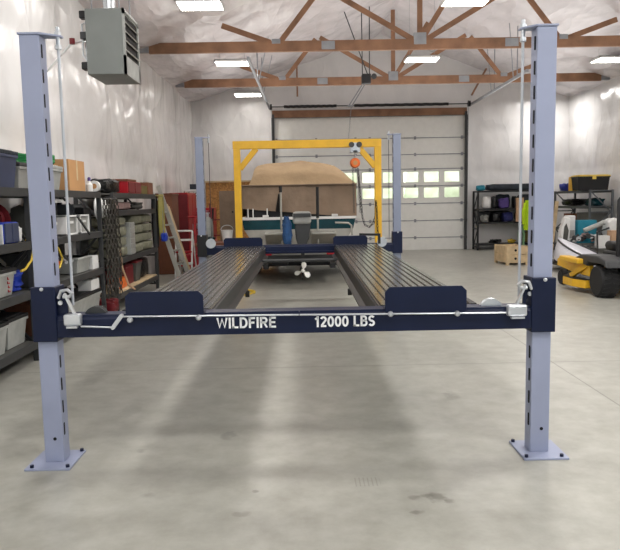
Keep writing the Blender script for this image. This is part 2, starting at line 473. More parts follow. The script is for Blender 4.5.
# ------------------------------------------------------------------ roof trusses
def truss(y, label):
    t = thing('roof_truss', label, 'truss', (XM, y, HW))
    MB().box(XL+.30, XR-.30, y-.045, y+.045, HW, HW+.215).build('bottom_chord', M_wood, t, bevel=.004)
    for x0, x1 in ((XL+.06, XL+.30), (XR-.30, XR-.06)):
        MB().box(x0, x1, y-.05, y+.05, HW+.02, HW+.15).build('heel_bracket', M_plate, t, bevel=.004)
    zc = HW+.215
    def web(xa, za, xb, zb):
        MB().beam((xa, y, za), (xb, y, zb), .04, .11, (0, 1, 0) if False else (0, 0, 1)).build('web', M_wood, t, bevel=.003)
    for s in (-1, 1):
        n1 = XM+s*3.02
        web(n1-s*-.12, zc-.02, XM+s*4.15, roofz(XM+s*4.15)-.06)
        web(n1-s*.08, zc-.02, XM+s*2.1, roofz(XM+s*2.1)-.06)
        web(XM+s*.10, zc-.03, XM+s*1.98, roofz(XM+s*1.98)-.06)
    web(XM+.05, zc, XM+.95, roofz(XM+.95)-.06)
    MB().box(XM-.055, XM+.055, y-.02, y+.02, zc-.04, roofz(XM)-.03).build('king_post', M_wood, t, bevel=.003)
    for x in (XM, XM-1.93, XM+1.93):
        w = .14 if x != XM else .13
        zz = (HW+.03, HW+.2) if x != XM else (HW+.1, HW+.34)
        MB().box(x-w, x+w, y-.052, y+.052, *zz).build('gusset_plate', M_plate, t, bevel=.002)
    for s in (-1, 1):
        x = XM+s*3.02
        MB().box(x-.09, x+.09, y-.05, y+.05, HW+.16, HW+.26).build('gusset_plate', M_plate, t, bevel=.002)
    return t
truss(14.5, 'nearer timber roof truss, spanning the shop above the boat')
truss(18.7, 'farther timber roof truss, close to the big white door')
for (x, xt, zb, lab) in ((-.12, -.12, DH+.6, 'thin timber brace hanging on the gable above the left half of the door'),
                         (5.3, 5.75, DH+.55, 'thin slanting timber brace above the top right corner of the door')):
    tag(MB().beam((x, YB-.4, zb), (xt, YB-.4, roofz(xt)-.06), .05, .09, (0, 1, 0)).build('gable_brace', M_wood, bevel=.003), lab, 'brace')

# ------------------------------------------------------------------ LED ceiling lights (seen ones built, the rest as lamps, ceiling fill added)
first = None
LROWS = {-1.68: 'left', 2.97: 'middle', 7.55: 'right'}
for x, y, z, lab in ((-1.77, 12.4, 5.15, 'square LED ceiling light nearest the camera, left row above the heater side'),
                  (-1.65, 16.6, 4.98, 'square LED ceiling light, second in the left row, between the two trusses'),
                  (-1.60, 20.6, 4.86, 'square LED ceiling light at the back of the left row, beside the big door'),
                  (2.93, 16.6, 5.0, 'square LED ceiling light in the middle row, between the two trusses'),
                  (2.98, 12.4, 5.15, 'square LED ceiling light nearest the camera, middle row at the top edge'),
                  (7.52, 16.6, 4.92, 'square LED ceiling light at the far right, near the right wall')):
    t = thing('ceiling_light', lab, 'light', (x, y, z))
    mb = MB(); a, b = .40, .29
    mb.box(x-a, x+a, y-b, y-b+.02, z-.03, z+.03).box(x-a, x+a, y+b-.02, y+b, z-.03, z+.03)
    mb.box(x-a, x-a+.02, y-b, y+b, z-.03, z+.03).box(x+a-.02, x+a, y-b, y+b, z-.03, z+.03).box(x-a, x+a, y-b, y+b, z+.015, z+.03)
    mb.build('frame', M_white, t)
    MB().box(x-a+.02, x+a-.02, y-b+.02, y+b-.02, z-.025, z-.015).build('diffuser', M_led, t)
    for sx in (-.3, .3):
        MB().cyl((x+sx, y, z+.03), (x+sx, y, roofz(x+sx)-.02), .004, 6).build('hanging_wire', M_plate, t)
def area(x, y, z, e, sx=.8, sy=.75, col=(1, .978, .945)):
    l = bpy.data.lights.new('ceiling_or_fill_lamp', 'AREA'); l.shape = 'RECTANGLE'; l.size = sx; l.size_y = sy
    l.energy = e; l.color = col
    o = bpy.data.objects.new('ceiling_or_fill_lamp', l); COL.objects.link(o); o.location = (x, y, z)
    return o
for y in (8.6, 5.3, 1.5, -1.8):
    for x in LROWS: area(x, y, 5.0, {-1.68: 50 if y < 6 else 84, 2.97: 108, 7.55: 60}[x])
area(7.55, 12.4, 5.0, 50); area(7.55, 20.6, 4.7, 50)
for y in (10.0, 17.0):                                # added upward fill without any fixture, brightens the plastic ceiling
    area(XM, y, 4.45, 150, 9.5, 6.0).rotation_euler = (PI, 0, 0)

# ------------------------------------------------------------------ the four post lift
LX, LW, LY0, LY1, LH = -.066, 3.07, 4.145, 10.565, 2.63
lift = thing('car_lift', 'navy and lavender grey four post car lift with raised steel runways', 'car lift', (LX, 7.3, 0))
for (sx, yc, front) in ((-1, LY0, 1), (1, LY0, 1), (-1, LY1, 0), (1, LY1, 0)):
    xc = LX+sx*LW/2; si = -sx                                   # si: towards the middle
    p = MB().box(xc-.06, xc+.06, yc-.055, yc+.055, .012, LH).build('post', M_post if front else M_post_shaded, lift, bevel=.006)
    MB().box(xc-.15 if sx < 0 else xc-.13, xc+.13 if sx < 0 else xc+.15, yc-.165, yc+.155, 0, .014).build('base_plate', M_post, p, bevel=.003)
    for bx, by in ((-.11, -.14), (.11, -.14), (-.11, .13), (.11, .13)):
        MB().cyl((xc+bx, yc+by, .012), (xc+bx, yc+by, .03), .012, 8).build('anchor_bolt', M_navy, p)
    MB().prism([(xc-si*.066, yc-.062), (xc+si*.064, yc-.062), (xc+si*(.165 if sx < 0 else .14), yc+.02), (xc+si*(.165 if sx < 0 else .14), yc+.062), (xc-si*.066, yc+.062)],
               LH, LH+.012, 'z').build('top_cap', M_post, p, bevel=.002)
    x = xc+si*.06
    for k in range(17):
        z = .22+k*.145
        if .78 < z < 1.14: continue
        MB().prism([(yc-.022+.011*math.cos(a), z+(.03 if math.sin(a) > 0 else -.03)+.011*math.sin(a)) for a in [2*PI*q/12 for q in range(12)]], x-.004, x+.0015, 'x').build('slot', M_slot, p)
    MB().cyl((xc+.01, yc-.057, .165), (xc+.01, yc-.05, .165), .011, 10).build('bolt_hole', M_slot, p)
    # carriage collar round the post
    y0, y1 = yc-.085, yc+.085
    c = MB().box(xc-.075, xc+.075, y0, y1, .79, 1.13).build('collar', M_navy if front or sx > 0 else M_black, lift, bevel=.006)
    MB().lathe([(.012, 0), (.012, -.005), (.006, -.009)], (xc+si*-.005, y0, 1.118), 'y', 10).build('screw', M_chrome, c)
    # hoist cable with its bolt through the cap tab
    cx = xc+si*(.142 if sx < 0 else .118)
    MB().cyl((cx, yc+.03, 1.0), (cx, yc+.03, LH), .009 if front else .005, 8).build('hoist_cable', M_cable if front else M_dark, lift)
    MB().cyl((cx, yc+.03, LH-.05), (cx, yc+.03, LH+.06), .013, 8).lathe([(.022, 0), (.022, .02)], (cx, yc+.03, LH+.012), 'z', 6).lathe([(.02, 0), (.02, .025)], (cx, yc+.03, LH-.07), 'z', 6).build('cable_stud', M_chrome, lift)
# cross beams
for (yc, front) in ((LY0, 1), (LY1, 0)):
    y0, y1 = yc-.08, yc+.06; x0, x1 = LX-LW/2+.075, LX+LW/2-.075
    prof = [(y0, .815), (y0, .925), (y0+.012, .938), (y0+.012, .953), (y1, .953), (y1, .815)]
    b = MB().prism(prof, x0, x1, 'x').build('cross_beam', M_navy, lift, bevel=.003)
    if not front:
        MB().box(x0+.4, x1-.4, y0-.06, y0, .83, .855).build('beam_lip', M_navy, b)
y0 = LY0-.08
lettering('WILDFIRE', -.548, -.180, .853, .921, y0, M_text, lift)
lettering('12000 LBS', .055, .428, .850, .918, y0, M_text, lift)
# lock release rod, brackets and crank
rod_y = y0-.03
MB().cyl((-1.12, rod_y, .945), (1.23, rod_y, .922), .0055, 8).build('release_rod', M_chrome, lift)
MB().beam((-1.175, rod_y-.004, .878), (-1.12, rod_y-.004, .95), .008, .024, (0, 0, 1)).cyl((-1.175, rod_y-.012, .878), (-1.175, rod_y+.012, .878), .012, 8).cyl((-1.12, rod_y-.012, .95), (-1.12, rod_y+.012, .95), .012, 8).build('crank_arm', M_chrome, lift)
MB().cyl((-1.37, rod_y, .889), (-1.175, rod_y, .879), .0055, 8).build('crank_rod', M_chrome, lift)
for x, z in ((-1.07, .928), (-.652, .934), (.521, .932), (.93, .927)):
    MB().lathe([(.017, .0), (.017, -.022), (.010, -.03)], (x, y0-.018, z-.004), 'y', 10).build('stop_bolt', M_chrome, lift)
MB().box(-.041, -.035, y0-.035, y0, .92, .955).build('rod_guide', M_navy, lift)
for si, x0, x1, zz in ((1, -1.47, -1.365, .895), (-1, 1.235, 1.355, .90)):
    h = MB().box(x0, x1, y0-.05, y0, zz, zz+.072).build('lock_housing', M_chrome, lift, bevel=.012)
    MB().box(x0+.02, x1-.02, y0-.06, y0-.03, zz-.012, zz+.0).build('housing_foot', M_chrome, h)
    xw = x1+.06 if si > 0 else x0-.07
    # sheave half hidden in the beam end, and the latch pawl above
    s_ = MB().lathe([(.02, -.022), (.072, -.022), (.072, -.014), (.06, -.006), (.06, .006), (.072, .014), (.072, .022), (.02, .022)], (xw, LY0+.0, .925), 'y', 28).build('sheave', M_chrome if si < 0 else M_dark, lift, smooth=True)
    MB().cyl((xw, LY0-.03, .935), (xw, LY0+.04, .935), .012, 10).build('sheave_pin', M_chrome, s_)
    xa = x0-.03 if si > 0 else x1+.03
    MB().prism([(xa-.025, .95), (xa+.035*si+.0, .95), (xa+.03*si, 1.06), (xa, 1.10), (xa-.025*si, 1.08)], LY0-.05, LY0-.03).build('latch_plate', M_navy, lift, bevel=.002)
    l = MB().tube([(xa-.01*si, LY0-.075, 1.06), (xa+.01*si, LY0-.08, 1.105), (xa+.05*si, LY0-.08, 1.112), (xa+.075*si, LY0-.08, 1.09), (xa+.06*si, LY0-.08, 1.07), (xa+.02*si, LY0-.08, 1.07)], .011, 8).build('latch_pawl', M_chrome, lift, smooth=True)
    MB().beam((xa+.03*si, LY0-.08, 1.09), (xa+.085*si, LY0-.08, .965), .012, .026, (0, 1, 0)).build('pawl_arm', M_chrome, l)
    MB().lathe([(.014, 0), (.014, -.014)], (xa-.004*si, LY0-.055, 1.03), 'y', 10).build('pawl_bolt', M_chrome, l)
# runways with lengthwise ribs
for x0, x1, s in ((-1.175, -.605, -1), (.475, 1.105, 1)):
    top = [(x0, .945)]; n = 11; w = (x1-x0)/n
    for k in range(n):
        a = x0+k*w
        top += [(a+.006, .947), (a+.011, .957), (a+w-.011, .957), (a+w-.006, .947)]
    prof = [(x0, .79)] + top + [(x1, .945), (x1, .79)]
    r = MB().prism(prof, 4.22, 10.3, 'y').build('runway', M_run, lift)
    xi = x1 if s < 0 else x0
    # inner edge rail and lower lip
    MB().prism([(xi, .93), (xi-s*.012, .93), (xi-s*.012, .82), (xi-s*.05, .80), (xi-s*.05, .785), (xi, .785)], 4.24, 10.25, 'y').build('side_rail', M_shelfblk, r)
    MB().box(xi-s*.012-.012, xi-s*.012+.012, 6.7, 6.78, .70, .79).lathe([(.035, -.02), (.035, .02)], (xi-s*.02, 6.74, .70), 'x', 12).build('jack_roller', M_black, r)
for a, b in ((-1.10, -.622), (.489, .991)):
    z0, z1 = .955, 1.092; c = .03
    MB().prism([(a, .925), (b, .925), (b, z1-c), (b-c, z1), (a+c, z1), (a, z1-c)], y0-.012, y0).box(a, b, y0, y0+.08, .953, .962).build('wheel_stop', M_navy, lift, bevel=.002)
for a, b in ((-1.24, -.64), (.45, .98)):
    z1 = 1.085; c = .03
    MB().prism([(a, .945), (b, .945), (b, z1-c), (b-c, z1), (a+c, z1), (a, z1-c)], 10.32, 10.34).build('wheel_stop', M_navy, lift, bevel=.002)
for x, z in ((-1.45, 1.0), (1.215, .975)):
    s_ = MB().lathe([(.02, -.02), (.075, -.02), (.075, .02), (.02, .02)], (x, 10.42, z), 'y', 24).build('sheave', M_chrome, lift)
MB().beam((.86, 10.4, 1.10), (1.18, 10.4, 1.09), .03, .035).box(1.15, 1.19, 10.38, 10.42, .95, 1.11).build('latch_plate', M_black, lift)
# slack bar and cross cables between the runways
MB().cyl((-.6, 9.2, .82), (.47, 9.2, .82), .02, 8).build('cross_cable_rod', M_dark, lift)

# ------------------------------------------------------------------ yellow gantry and its hoist
GY = 12.5
g = thing('gantry_crane', 'yellow painted steel gantry crane standing in front of the covered boat', 'gantry crane', (.09, GY, 0))
MB().box(-1.275, 1.455, GY-.06, GY+.06, 2.60, 2.745).build('top_beam', M_yel, g, bevel=.006)
for x, s in ((-1.205, 1), (1.39, -1)):
    MB().box(x-.062, x+.062, GY-.058, GY+.058, .08, 2.60).build('leg', M_yel, g, bevel=.006)
    MB().box(x-.06, x+.06, GY-.6, GY+.6, .06, .16).build('foot_beam', M_yel, g, bevel=.006)
    MB().beam((x+s*.05, GY, 2.24), (x+s*.36, GY, 2.61), .09, .10, (0, 0, 1)).build('diagonal_brace', M_yel, g, bevel=.004)
    for dy in (-.52, .52):
        MB().lathe([(.012, -.02), (.04, -.02), (.04, .02), (.012, .02)], (x, GY+dy, .04), 'x', 14).build('caster', M_black, g)
h = thing('chain_hoist', 'orange manual chain hoist hanging from the yellow gantry beam', 'hoist', (.97, GY, 2.3))
MB().box(.88, 1.06, GY-.10, GY-.065, 2.50, 2.68).box(.88, 1.06, GY+.065, GY+.10, 2.50, 2.68).box(.93, 1.01, GY-.1, GY+.1, 2.50, 2.55).build('trolley', M_chrome, h, bevel=.006)
wh = MB()
for dx in (-.07, .07): wh.lathe([(.02, -.015), (.05, -.015), (.05, .015), (.02, .015)], (.97+dx, GY-.115, 2.64), 'y', 16)
wh.build('trolley_wheel', M_dark, h)
MB().tube([(.97, GY, 2.5), (.97, GY-.01, 2.46), (.99, GY-.01, 2.43), (.97, GY-.01, 2.40)], .012, 8).build('hook', M_chrome, h)
MB().lathe([(.03, -.07), (.075, -.07), (.093, -.04), (.093, .04), (.075, .07), (.03, .07)], (.97, GY, 2.315), 'y', 24).build('hoist_body', M_orange, h, smooth=True)
MB().lathe([(.04, -.085), (.04, -.07)], (.97, GY, 2.315), 'y', 16).build('cover_disc', M_card, h)
def links(mb, path, r=.02, th=.005):
    P = [Vector(p) for p in path]
    L = 0; acc = [0]
    for i in range(1, len(P)): L += (P[i]-P[i-1]).length; acc.append(L)
    n = max(2, int(L/(r*2.6)))
    for k in range(n):
        t = L*(k+.5)/n
        i = max(j for j in range(len(acc)) if acc[j] <= t); i = min(i, len(P)-2)
        d = (P[i+1]-P[i]).normalized(); c = P[i]+d*(t-acc[i])
        u = d.orthogonal().normalized(); w = d.cross(u)
        e = u if k % 2 else w
        mb.tube([c+d*r*1.5*math.cos(a)+e*r*.8*math.sin(a) for a in [2*PI*q/8 for q in range(8)]], th, 4, closed=True)
    return mb
for dx in (-.045, .05):
    links(MB(), [(.97+dx, GY, 2.22), (1.0+dx*1.2, GY, 1.4)]).build('load_chain', M_dark, h)
links(MB(), [(1.02, GY, 2.22), (1.10, GY, 1.3), (1.14, GY, 1.17), (1.22, GY, 1.13), (1.30, GY, 1.2), (1.34, GY, 1.34), (1.345, GY-.07, 1.6), (1.36, GY-.09, 1.35), (1.37, GY-.09, 1.0)], .022, .007).build('hand_chain', M_rub, h)

# ------------------------------------------------------------------ the covered boat on its trailer
bt = thing('motor_boat', 'teal hulled boat under a tan canvas cover on a trailer behind the gantry', 'boat', (-.1, 13.3, 0))
BY = 13.3; BL = 5.6
def hull(mb, za, zb, wa, wb, y0=BY, y1=BY+BL):
    pts = []
    def half(t, w): return w*(1-max(0, (t-.45)/.55)**2.4)
    n = 24
    def ring(z, w, rake):
        L = [(half(i/n, w), y0+(y1-y0)*(i/n)*(1+rake)) for i in range(n+1)]
        return [(-.1-x, y, z) for x, y in L] + [(-.1+x, y, z) for x, y in reversed(L)]
    a, b = ring(za, wa, -.06), ring(zb, wb, 0)
    m = len(a)
    return mb.add(a+b, [tuple(reversed(range(m))), tuple(range(m, 2*m))] + [(i, (i+1) % m, m+(i+1) % m, m+i) for i in range(m)])
hull(MB(), .42, 1.08, .66, 1.08).build('lower_hull', M_alum, bt)
hull(MB(), 1.08, 1.275, 1.08, 1.13).build('hull_side', M_teal, bt)
hull(MB(), 1.275, 1.325, 1.15, 1.15, BY-.02).build('gunwale', M_white, bt)
hull(MB(), 1.325, 1.50, 1.05, 1.05, BY+.15).build('deck', M_black, bt)
# canvas skirt and humped top
cv = MB()
def skirt(u, v):
    t = u
    n = 120
    per = [(1.06, BY+.12), (-1.22, BY+.10), (-1.22, BY+.12+3.2), (-.75, BY+4.9), (-.1, BY+5.5), (.5, BY+4.9), (1.06, BY+3.2)]
    L = [(Vector(per[(i+1) % 7]+(0,))-Vector(per[i]+(0,))).length for i in range(7)]
    s = u*sum(L); i = 0
    while i < 6 and s > L[i]: s -= L[i]; i += 1
    p = Vector(per[i]+(0,)).lerp(Vector(per[(i+1) % 7]+(0,)), s/L[i])
    zb = 1.36-.09*u*0 + .05*math.sin(p.x*3)-.05*(p.x) ; zb = 1.40-.09*(p.x+.1) if p.y < BY+.2 else 1.34
    z = zb+(1.955-zb)*v
    d = .035*fold(p.x*4, z*1.6, 3)*(1-v*.6)+.02*fold(p.x*11, z*2, 5)
    q = Vector((p.x+.1, p.y-BY-2.6, 0)).normalized()
    return (p.x+q.x*d*0, p.y+(-d if p.y < BY+.2 else 0)-(1-v)*.05*(1 if p.y < BY+.2 else 0), z)
cv.grid(skirt, 160, 14)
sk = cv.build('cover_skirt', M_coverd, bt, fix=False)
for p in sk.data.polygons: p.use_smooth = True
def hump(u, v):
    # u across, v from stern to bow
    x = -1.23+2.30*u
    f = [(0, 0), (.07, .06), (.095, .33), (.125, .41), (.22, .455), (.36, .49), (.52, .51), (.68, .46), (.82, .36), (.91, .22), (.97, .08), (1, 0)]
    i = max(j for j in range(len(f)) if f[j][0] <= u+1e-9); i = min(i, len(f)-2)
    h = f[i][1]+(f[i+1][1]-f[i][1])*(u-f[i][0])/(f[i+1][0]-f[i][0])
    s = min(1, (v/.12))**.45 if v < .12 else 1-.75*max(0, (v-.6)/.4)
    taper = 1-.75*max(0, (v-.62)/.38)**1.8
    x = -.08+(x+.08)*taper
    w = .02*fold(x*3, v*6, 8)+.03*(1 if u > .55 else 0)*max(0, 1-abs((u-.68)-(.35-v*1.6))*14)*(1 if v < .22 else 0)
    sag = .02*fold(x*1.5, v*9, 13)
    return (x, BY+.08+v*5.3, 1.955+h*s*1.02+w*(1 if 0 < u < 1 else 0)+sag*(1 if 0 < u < 1 else 0))
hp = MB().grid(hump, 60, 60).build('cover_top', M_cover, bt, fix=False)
for p in hp.data.polygons: p.use_smooth = True
MB().tube([(-1.23+2.3*i/20, BY+.065, 1.955) for i in range(21)], .014, 6).build('cover_seam', M_coverd, bt)
MB().lathe([(.02, 0), (.09, .01), (.05, .035)], (.0, BY+1.6, 2.475), 'z', 12).build('cover_vent', M_dark, bt)
for x in (-1.1, -1.0, -.72): MB().cyl((x, BY+.03, 1.30), (x, BY+.05, 1.5), .012, 6).build('tie_strap', M_white, bt)
for x in (-.75, .62): MB().box(x-.06, x+.06, BY-.03, BY+.06, 1.325, 1.37).build('cleat', M_white, bt, bevel=.01)
# stern: swim steps, posts, engine
for x0, x1, xs in ((-.75, -.28, -.7), (.15, .62, .55)):
    MB().prism([(BY-.5, 1.04), (BY-.5, 1.0), (BY-.05, .80), (BY, .80), (BY, 1.04)], x0, x1, 'x').build('swim_step', M_alum, bt, bevel=.01)
for x, zt in ((-.435, 1.93), (.275, 1.9)):
    q = MB().cyl((x, BY-.24, .75), (x, BY-.24, zt-.1 if x < 0 else 1.3), .02, 10).build('ladder_pole', M_alum, bt)
    if x < 0: MB().cyl((x, BY-.24, zt-.12), (x, BY-.24, zt), .032, 10).tube([(x-.02, BY-.22, zt-.15), (x-.07, BY-.1, 1.45)], .03, 8, r2=.045).build('pole_cap', M_black, q)
    else: MB().cyl((x, BY-.24, 1.3), (x, BY-.24, zt), .03, 10).build('pole_sleeve', M_black, q)
MB().tube([(.62, BY-.1, 1.2), (.88, BY-.1, 1.19), (.94, BY-.1, 1.14), (.95, BY-.1, .95)], .02, 8).build('guide_rail', M_alum, bt)
e = MB().box(-.20, .14, BY-1.0, BY-.45, 1.21, 1.44).build('engine_cowl', M_grey, bt, bevel=.05)
MB().box(-.19, .13, BY-1.02, BY-.98, 1.34, 1.41).build('cowl_badge', M_dark, e)
MB().prism([(-.17, 1.22), (.13, 1.22), (.10, .95), (.02, .78), (-.10, .78), (-.15, .95)], BY-.95, BY-.55).build('engine_midsection', M_dark, e, bevel=.02)
MB().prism([(-.06, .80), (.01, .80), (.0, .45), (-.03, .18), (-.05, .18), (-.06, .45)], BY-.9, BY-.62).lathe([(.02, -.34), (.05, -.25), (.055, 0), (.04, .12)], (-.03, BY-.72, .36), 'y', 14).build('lower_unit', M_black, e)
pr = MB(); c = Vector((-.03, BY-1.10, .36))
for k in range(3):
    a0 = R(80)+k*2*PI/3
    ring = []
    for i in range(12):
        a = 2*PI*i/12; rad = .095+.07*math.cos(a); ang = .43*math.sin(a)*1.0
        ring.append((rad*math.cos(a0+ang), .045*math.sin(a), rad*math.sin(a0+ang)))
    pr.add([tuple(c+Vector(p)) for p in ring]+[tuple(c+Vector((p[0], p[1]+.012, p[2]))) for p in ring],
           [tuple(range(12)), tuple(reversed(range(12, 24)))]+[(i, (i+1) % 12, 12+(i+1) % 12, 12+i) for i in range(12)])
pr.lathe([(.01, -.04), (.03, -.02), (.035, .06)], tuple(c), 'y', 12)
MB_pr = pr.build('propeller', M_propw, e)
MB_pr['label'] = 'white three bladed propeller'
tag(MB().blob(-.42, -.19, BY-1.05, BY-.8, .8, 1.43, .35, 3, .7).build('draped_cloth', M_bluecloth, smooth=True),
    'blue cloth bundle beside the outboard engine at the stern of the boat', 'cloth')
# trailer under it
tr = MB()
for x in (-.75, .55): tr.box(x-.05, x+.05, BY-.45, BY+5.2, .34, .43)
for y in (BY-.4, BY+1.8, BY+4): tr.box(-1.0, .85, y-.05, y+.05, .46, .60) if y < BY else tr.box(-1.0, .85, y-.05, y+.05, .28, .40)
tr.beam((-.1, BY+4, .38), (-.1, BY+6.4, .38), .1, .1)
for x in (-.45, .25): tr.box(x-.12, x+.12, BY-.2, BY+4.4, .38, .46)
tr.box(-1.05, .85, BY+1.2, BY+3.4, .24, .36)  # black slab, added like the bunks to darken the space under the hull
tr.build('trailer_frame_and_shade_slab', M_black, bt)
for x in (-.75, .55): MB().box(x-.12, x+.12, BY-.44, BY-.36, .60, .66).build('tail_light', M_red, bt, bevel=.01)
for x in (-1.12, .92):
    for y in (BY+2.0, BY+2.8):
        w = MB().lathe([(.12, -.09), (.29, -.09), (.32, -.06), (.32, .06), (.29, .09), (.12, .09)], (x, y, .32), 'x', 24).build('trailer_tyre', M_rub, bt, smooth=True)
        MB().lathe([(.03, -.05), (.17, -.04), (.17, .04), (.03, .05)], (x, y, .32), 'x', 16).build('wheel_rim', M_chrome, w)

# ------------------------------------------------------------------ hanging unit heater
hx0, hx1, hy0, hy1, hz0, hz1 = -2.32, -1.92, 7.5, 8.16, 3.04, 3.735
ht = thing('unit_heater', 'grey unit heater with louvred outlet hanging high by the left wall', 'heater', (-2.12, 7.83, hz0))
MB().box(hx0, hx1, hy0, hy1, hz0, hz1).build('cabinet', M_heat, ht, bevel=.008)
fr = MB(); fx = hx1
fr.box(fx, fx+.02, hy0, hy1, hz0, hz0+.2).box(fx, fx+.02, hy0, hy1, hz1-.06, hz1).box(fx, fx+.02, hy0, hy0+.05, hz0, hz1).box(fx, fx+.02, hy1-.05, hy1, hz0, hz1)
fr.build('outlet_frame', M_lgrey, ht)
MB().box(fx-.0, fx+.004, hy0+.05, hy1-.05, hz0+.2, hz1-.06).build('outlet_recess', M_black, ht)
for k in range(5):
    z = hz0+.25+k*.1
    MB().beam((fx+.012, hy0+.05, z+.02), (fx+.012, hy1-.05, z+.02), .05, .012, (.7, 0, .7)).build('louvre', M_lgrey, ht)
MB().cyl((hx0+.19, 7.8, hz1), (hx0+.19, 7.8, roofz(-2.13)-.02), .065, 16).build('flue_pipe', M_chrome, ht)
for x in (hx0+.05, hx1-.05):
    for y in (hy0+.1, hy1-.1): MB().cyl((x, y, hz1), (x, y, roofz(x)-.02), .008, 6).build('hanger_rod', M_plate, ht)
gp = MB().tube([(hx0, 7.7, 3.25), (hx0-.06, 7.7, 3.24), (hx0-.06, 7.7, 3.42), (hx0-.09, 7.7, 3.44), (hx0-.25, 7.75, 3.42), (-3.40, 9.25, 3.42)], .013, 8)
gp.tube([(hx0, 7.55, 3.6), (hx0-.05, 7.55, 3.58), (hx0-.05, 7.55, 3.25), (hx0, 7.55, 3.18)], .011, 8)
gp.build('gas_pipe', M_chrome, ht)
for z, m in ((3.68, M_black), (3.46, M_dark), (3.14, M_black)):
    MB().box(hx0-.07, hx0, hy0+.02, hy0+.12, z-.04, z+.04).build('control_box', m, ht, bevel=.01)
MB().cyl((hx0-.2, 7.66, 3.40), (hx0-.2, 7.66, 3.46), .03, 10).build('shut_off_valve', M_dred, ht)

# ------------------------------------------------------------------ door opener on its rods
op = thing('door_opener', 'black door operator hanging on rods in front of the far truss', 'door opener', (1.66, 17.5, 4.6))
MB().box(1.55, 1.78, 17.38, 17.62, 4.58, 4.82).build('motor_housing', M_black, op, bevel=.02)
MB().lathe([(.02, -.02), (.07, -.02), (.07, .02), (.02, .02)], (1.86, 17.45, 4.76), 'y', 16).build('chain_wheel', M_dark, op)
MB().cyl((1.78, 17.45, 4.76), (1.86, 17.45, 4.76), .015, 8).build('wheel_axle', M_dark, op)
for a, b in (((1.57, 17.5), (1.56, 17.5)), ((1.75, 17.5), (1.76, 17.5)), ((1.7, 17.45), (1.1, 17.1))):
    MB().cyl((*a, 4.8), (*b, roofz(b[0])-.02), .013, 6).build('hanger_rod', M_dark, op)
MB().beam((1.6, 17.5, 4.62), (1.22, 17.5, 4.05), .02, .03).beam((1.66, 17.55, 4.62), (1.30, 17.55, 4.05), .02, .03).box(1.19, 1.33, 17.47, 17.58, 4.02, 4.06).build('lift_arm', M_plate, op)
links(MB(), [(1.28, 17.55, 4.04), (1.18, 17.55, 3.0)], .016, .004).build('pull_cord', M_plate, op)
# ------------------------------------------------------------------ builders for the stored goods
def shelf_unit(name, label, x0, x1, y0, y1, levels, top, m, front='x', deckm=None, drop=.085, group=None):
    """four uprights, end frames with braces, front and back beams and a deck at every level"""
    t = thing(name, label, 'shelving', ((x0+x1)/2, (y0+y1)/2, 0), group)
    w = .055
    for x in (x0, x1-w):
        for y in (y0, y1-w):
            MB().box(x, x+w, y, y+w, 0, top).build('upright', m, t, bevel=.004)
    for k in range(2):
        if front == 'x':
            y = y0 if k == 0 else y1-w
            a, b = (x0+w, y+w/2), (x1-w, y+w/2)
        else:
            x = x0 if k == 0 else x1-w
            a, b = (x+w/2, y0+w), (x+w/2, y1-w)
        n = max(2, int(top/.6)); e = MB()
        for i in range(n):
            za, zb = .1+(top-.15)*i/n, .1+(top-.15)*(i+1)/n
            e.beam((*a, za), (*b, za), .03, .03)
            e.beam((*(a if i % 2 else b), za), (*(b if i % 2 else a), zb), .02, .03)
        e.build('end_brace', m, t)
    for z in levels:
        if front == 'x':
            for x in (x0, x1-.04): MB().box(x, x+.04, y0+w, y1-w, z-drop, z).build('beam', m, t, bevel=.003)
            MB().box(x0+.04, x1-.04, y0+.02, y1-.02, z-.03, z-.008).build('shelf', deckm or M_deck, t)
        else:
            for y in (y0, y1-.04): MB().box(x0+w, x1-w, y, y+.04, z-drop, z).build('beam', m, t, bevel=.003)
            MB().box(x0+.02, x1-.02, y0+.04, y1-.04, z-.03, z-.008).build('shelf', deckm or M_deck, t)
    return t
def tote(name, label, x0, x1, y0, y1, z, h, body, lid=None, group=None, cat='storage bin', tap=.03):
    t = thing(name, label, cat, ((x0+x1)/2, (y0+y1)/2, z), group)
    lh = .035
    b = MB().frust(x0+.012, x1-.012, y0+.012, y1-.012, z, z+h-lh, tap)
    b.build('body', body, t, bevel=.008)
    MB().box(x0+.002, x1-.002, y0+.002, y1-.002, z+h-lh-.03, z+h-lh).build('rim', body, t, bevel=.005)
    if lid:
        MB().box(x0, x1, y0, y1, z+h-lh, z+h).box(x0+.04, x1-.04, y0+.04, y1-.04, z+h, z+h+.012).build('lid', lid, t, bevel=.006)
        for y in (y0-.008, y1-.004): MB().box((x0+x1)/2-.05, (x0+x1)/2+.05, y, y+.012, z+h-.11, z+h-.02).build('latch', lid, t)
    return t
def carton(name, label, x0, x1, y0, y1, z, h, m, cat='box', band=None, group=None):
    t = thing(name, label, cat, ((x0+x1)/2, (y0+y1)/2, z), group)
    MB().box(x0, x1, y0, y1, z, z+h-.004).build('body', m, t, bevel=.004)
    ym = (y0+y1)/2
    MB().box(x0, x1, y0, ym-.003, z+h-.004, z+h).box(x0, x1, ym+.003, y1, z+h-.004, z+h).build('flap', m, t)
    if band: MB().box(x0-.002, x1+.002, ym-.025, ym+.025, z+.35*h, z+h+.002).build('tape', band, t)
    return t
def bag(name, label, box, m, amp=.3, seed=0, pw=.5, cat='bag', group=None, fr=2.6):
    return tag(MB().blob(*box, amp, seed, pw, 14, fr).build(name, m, smooth=True), label, cat, group)
def ground_lathe(name, label, cat, prof, c, m, parts=(), group=None):
    t = thing(name, label, cat, c, group)
    MB().lathe(prof, c, 'z').build('body', m, t, smooth=True)
    for nm, pr, mm in parts: MB().lathe(pr, c, 'z').build(nm, mm, t, smooth=True)
    return t

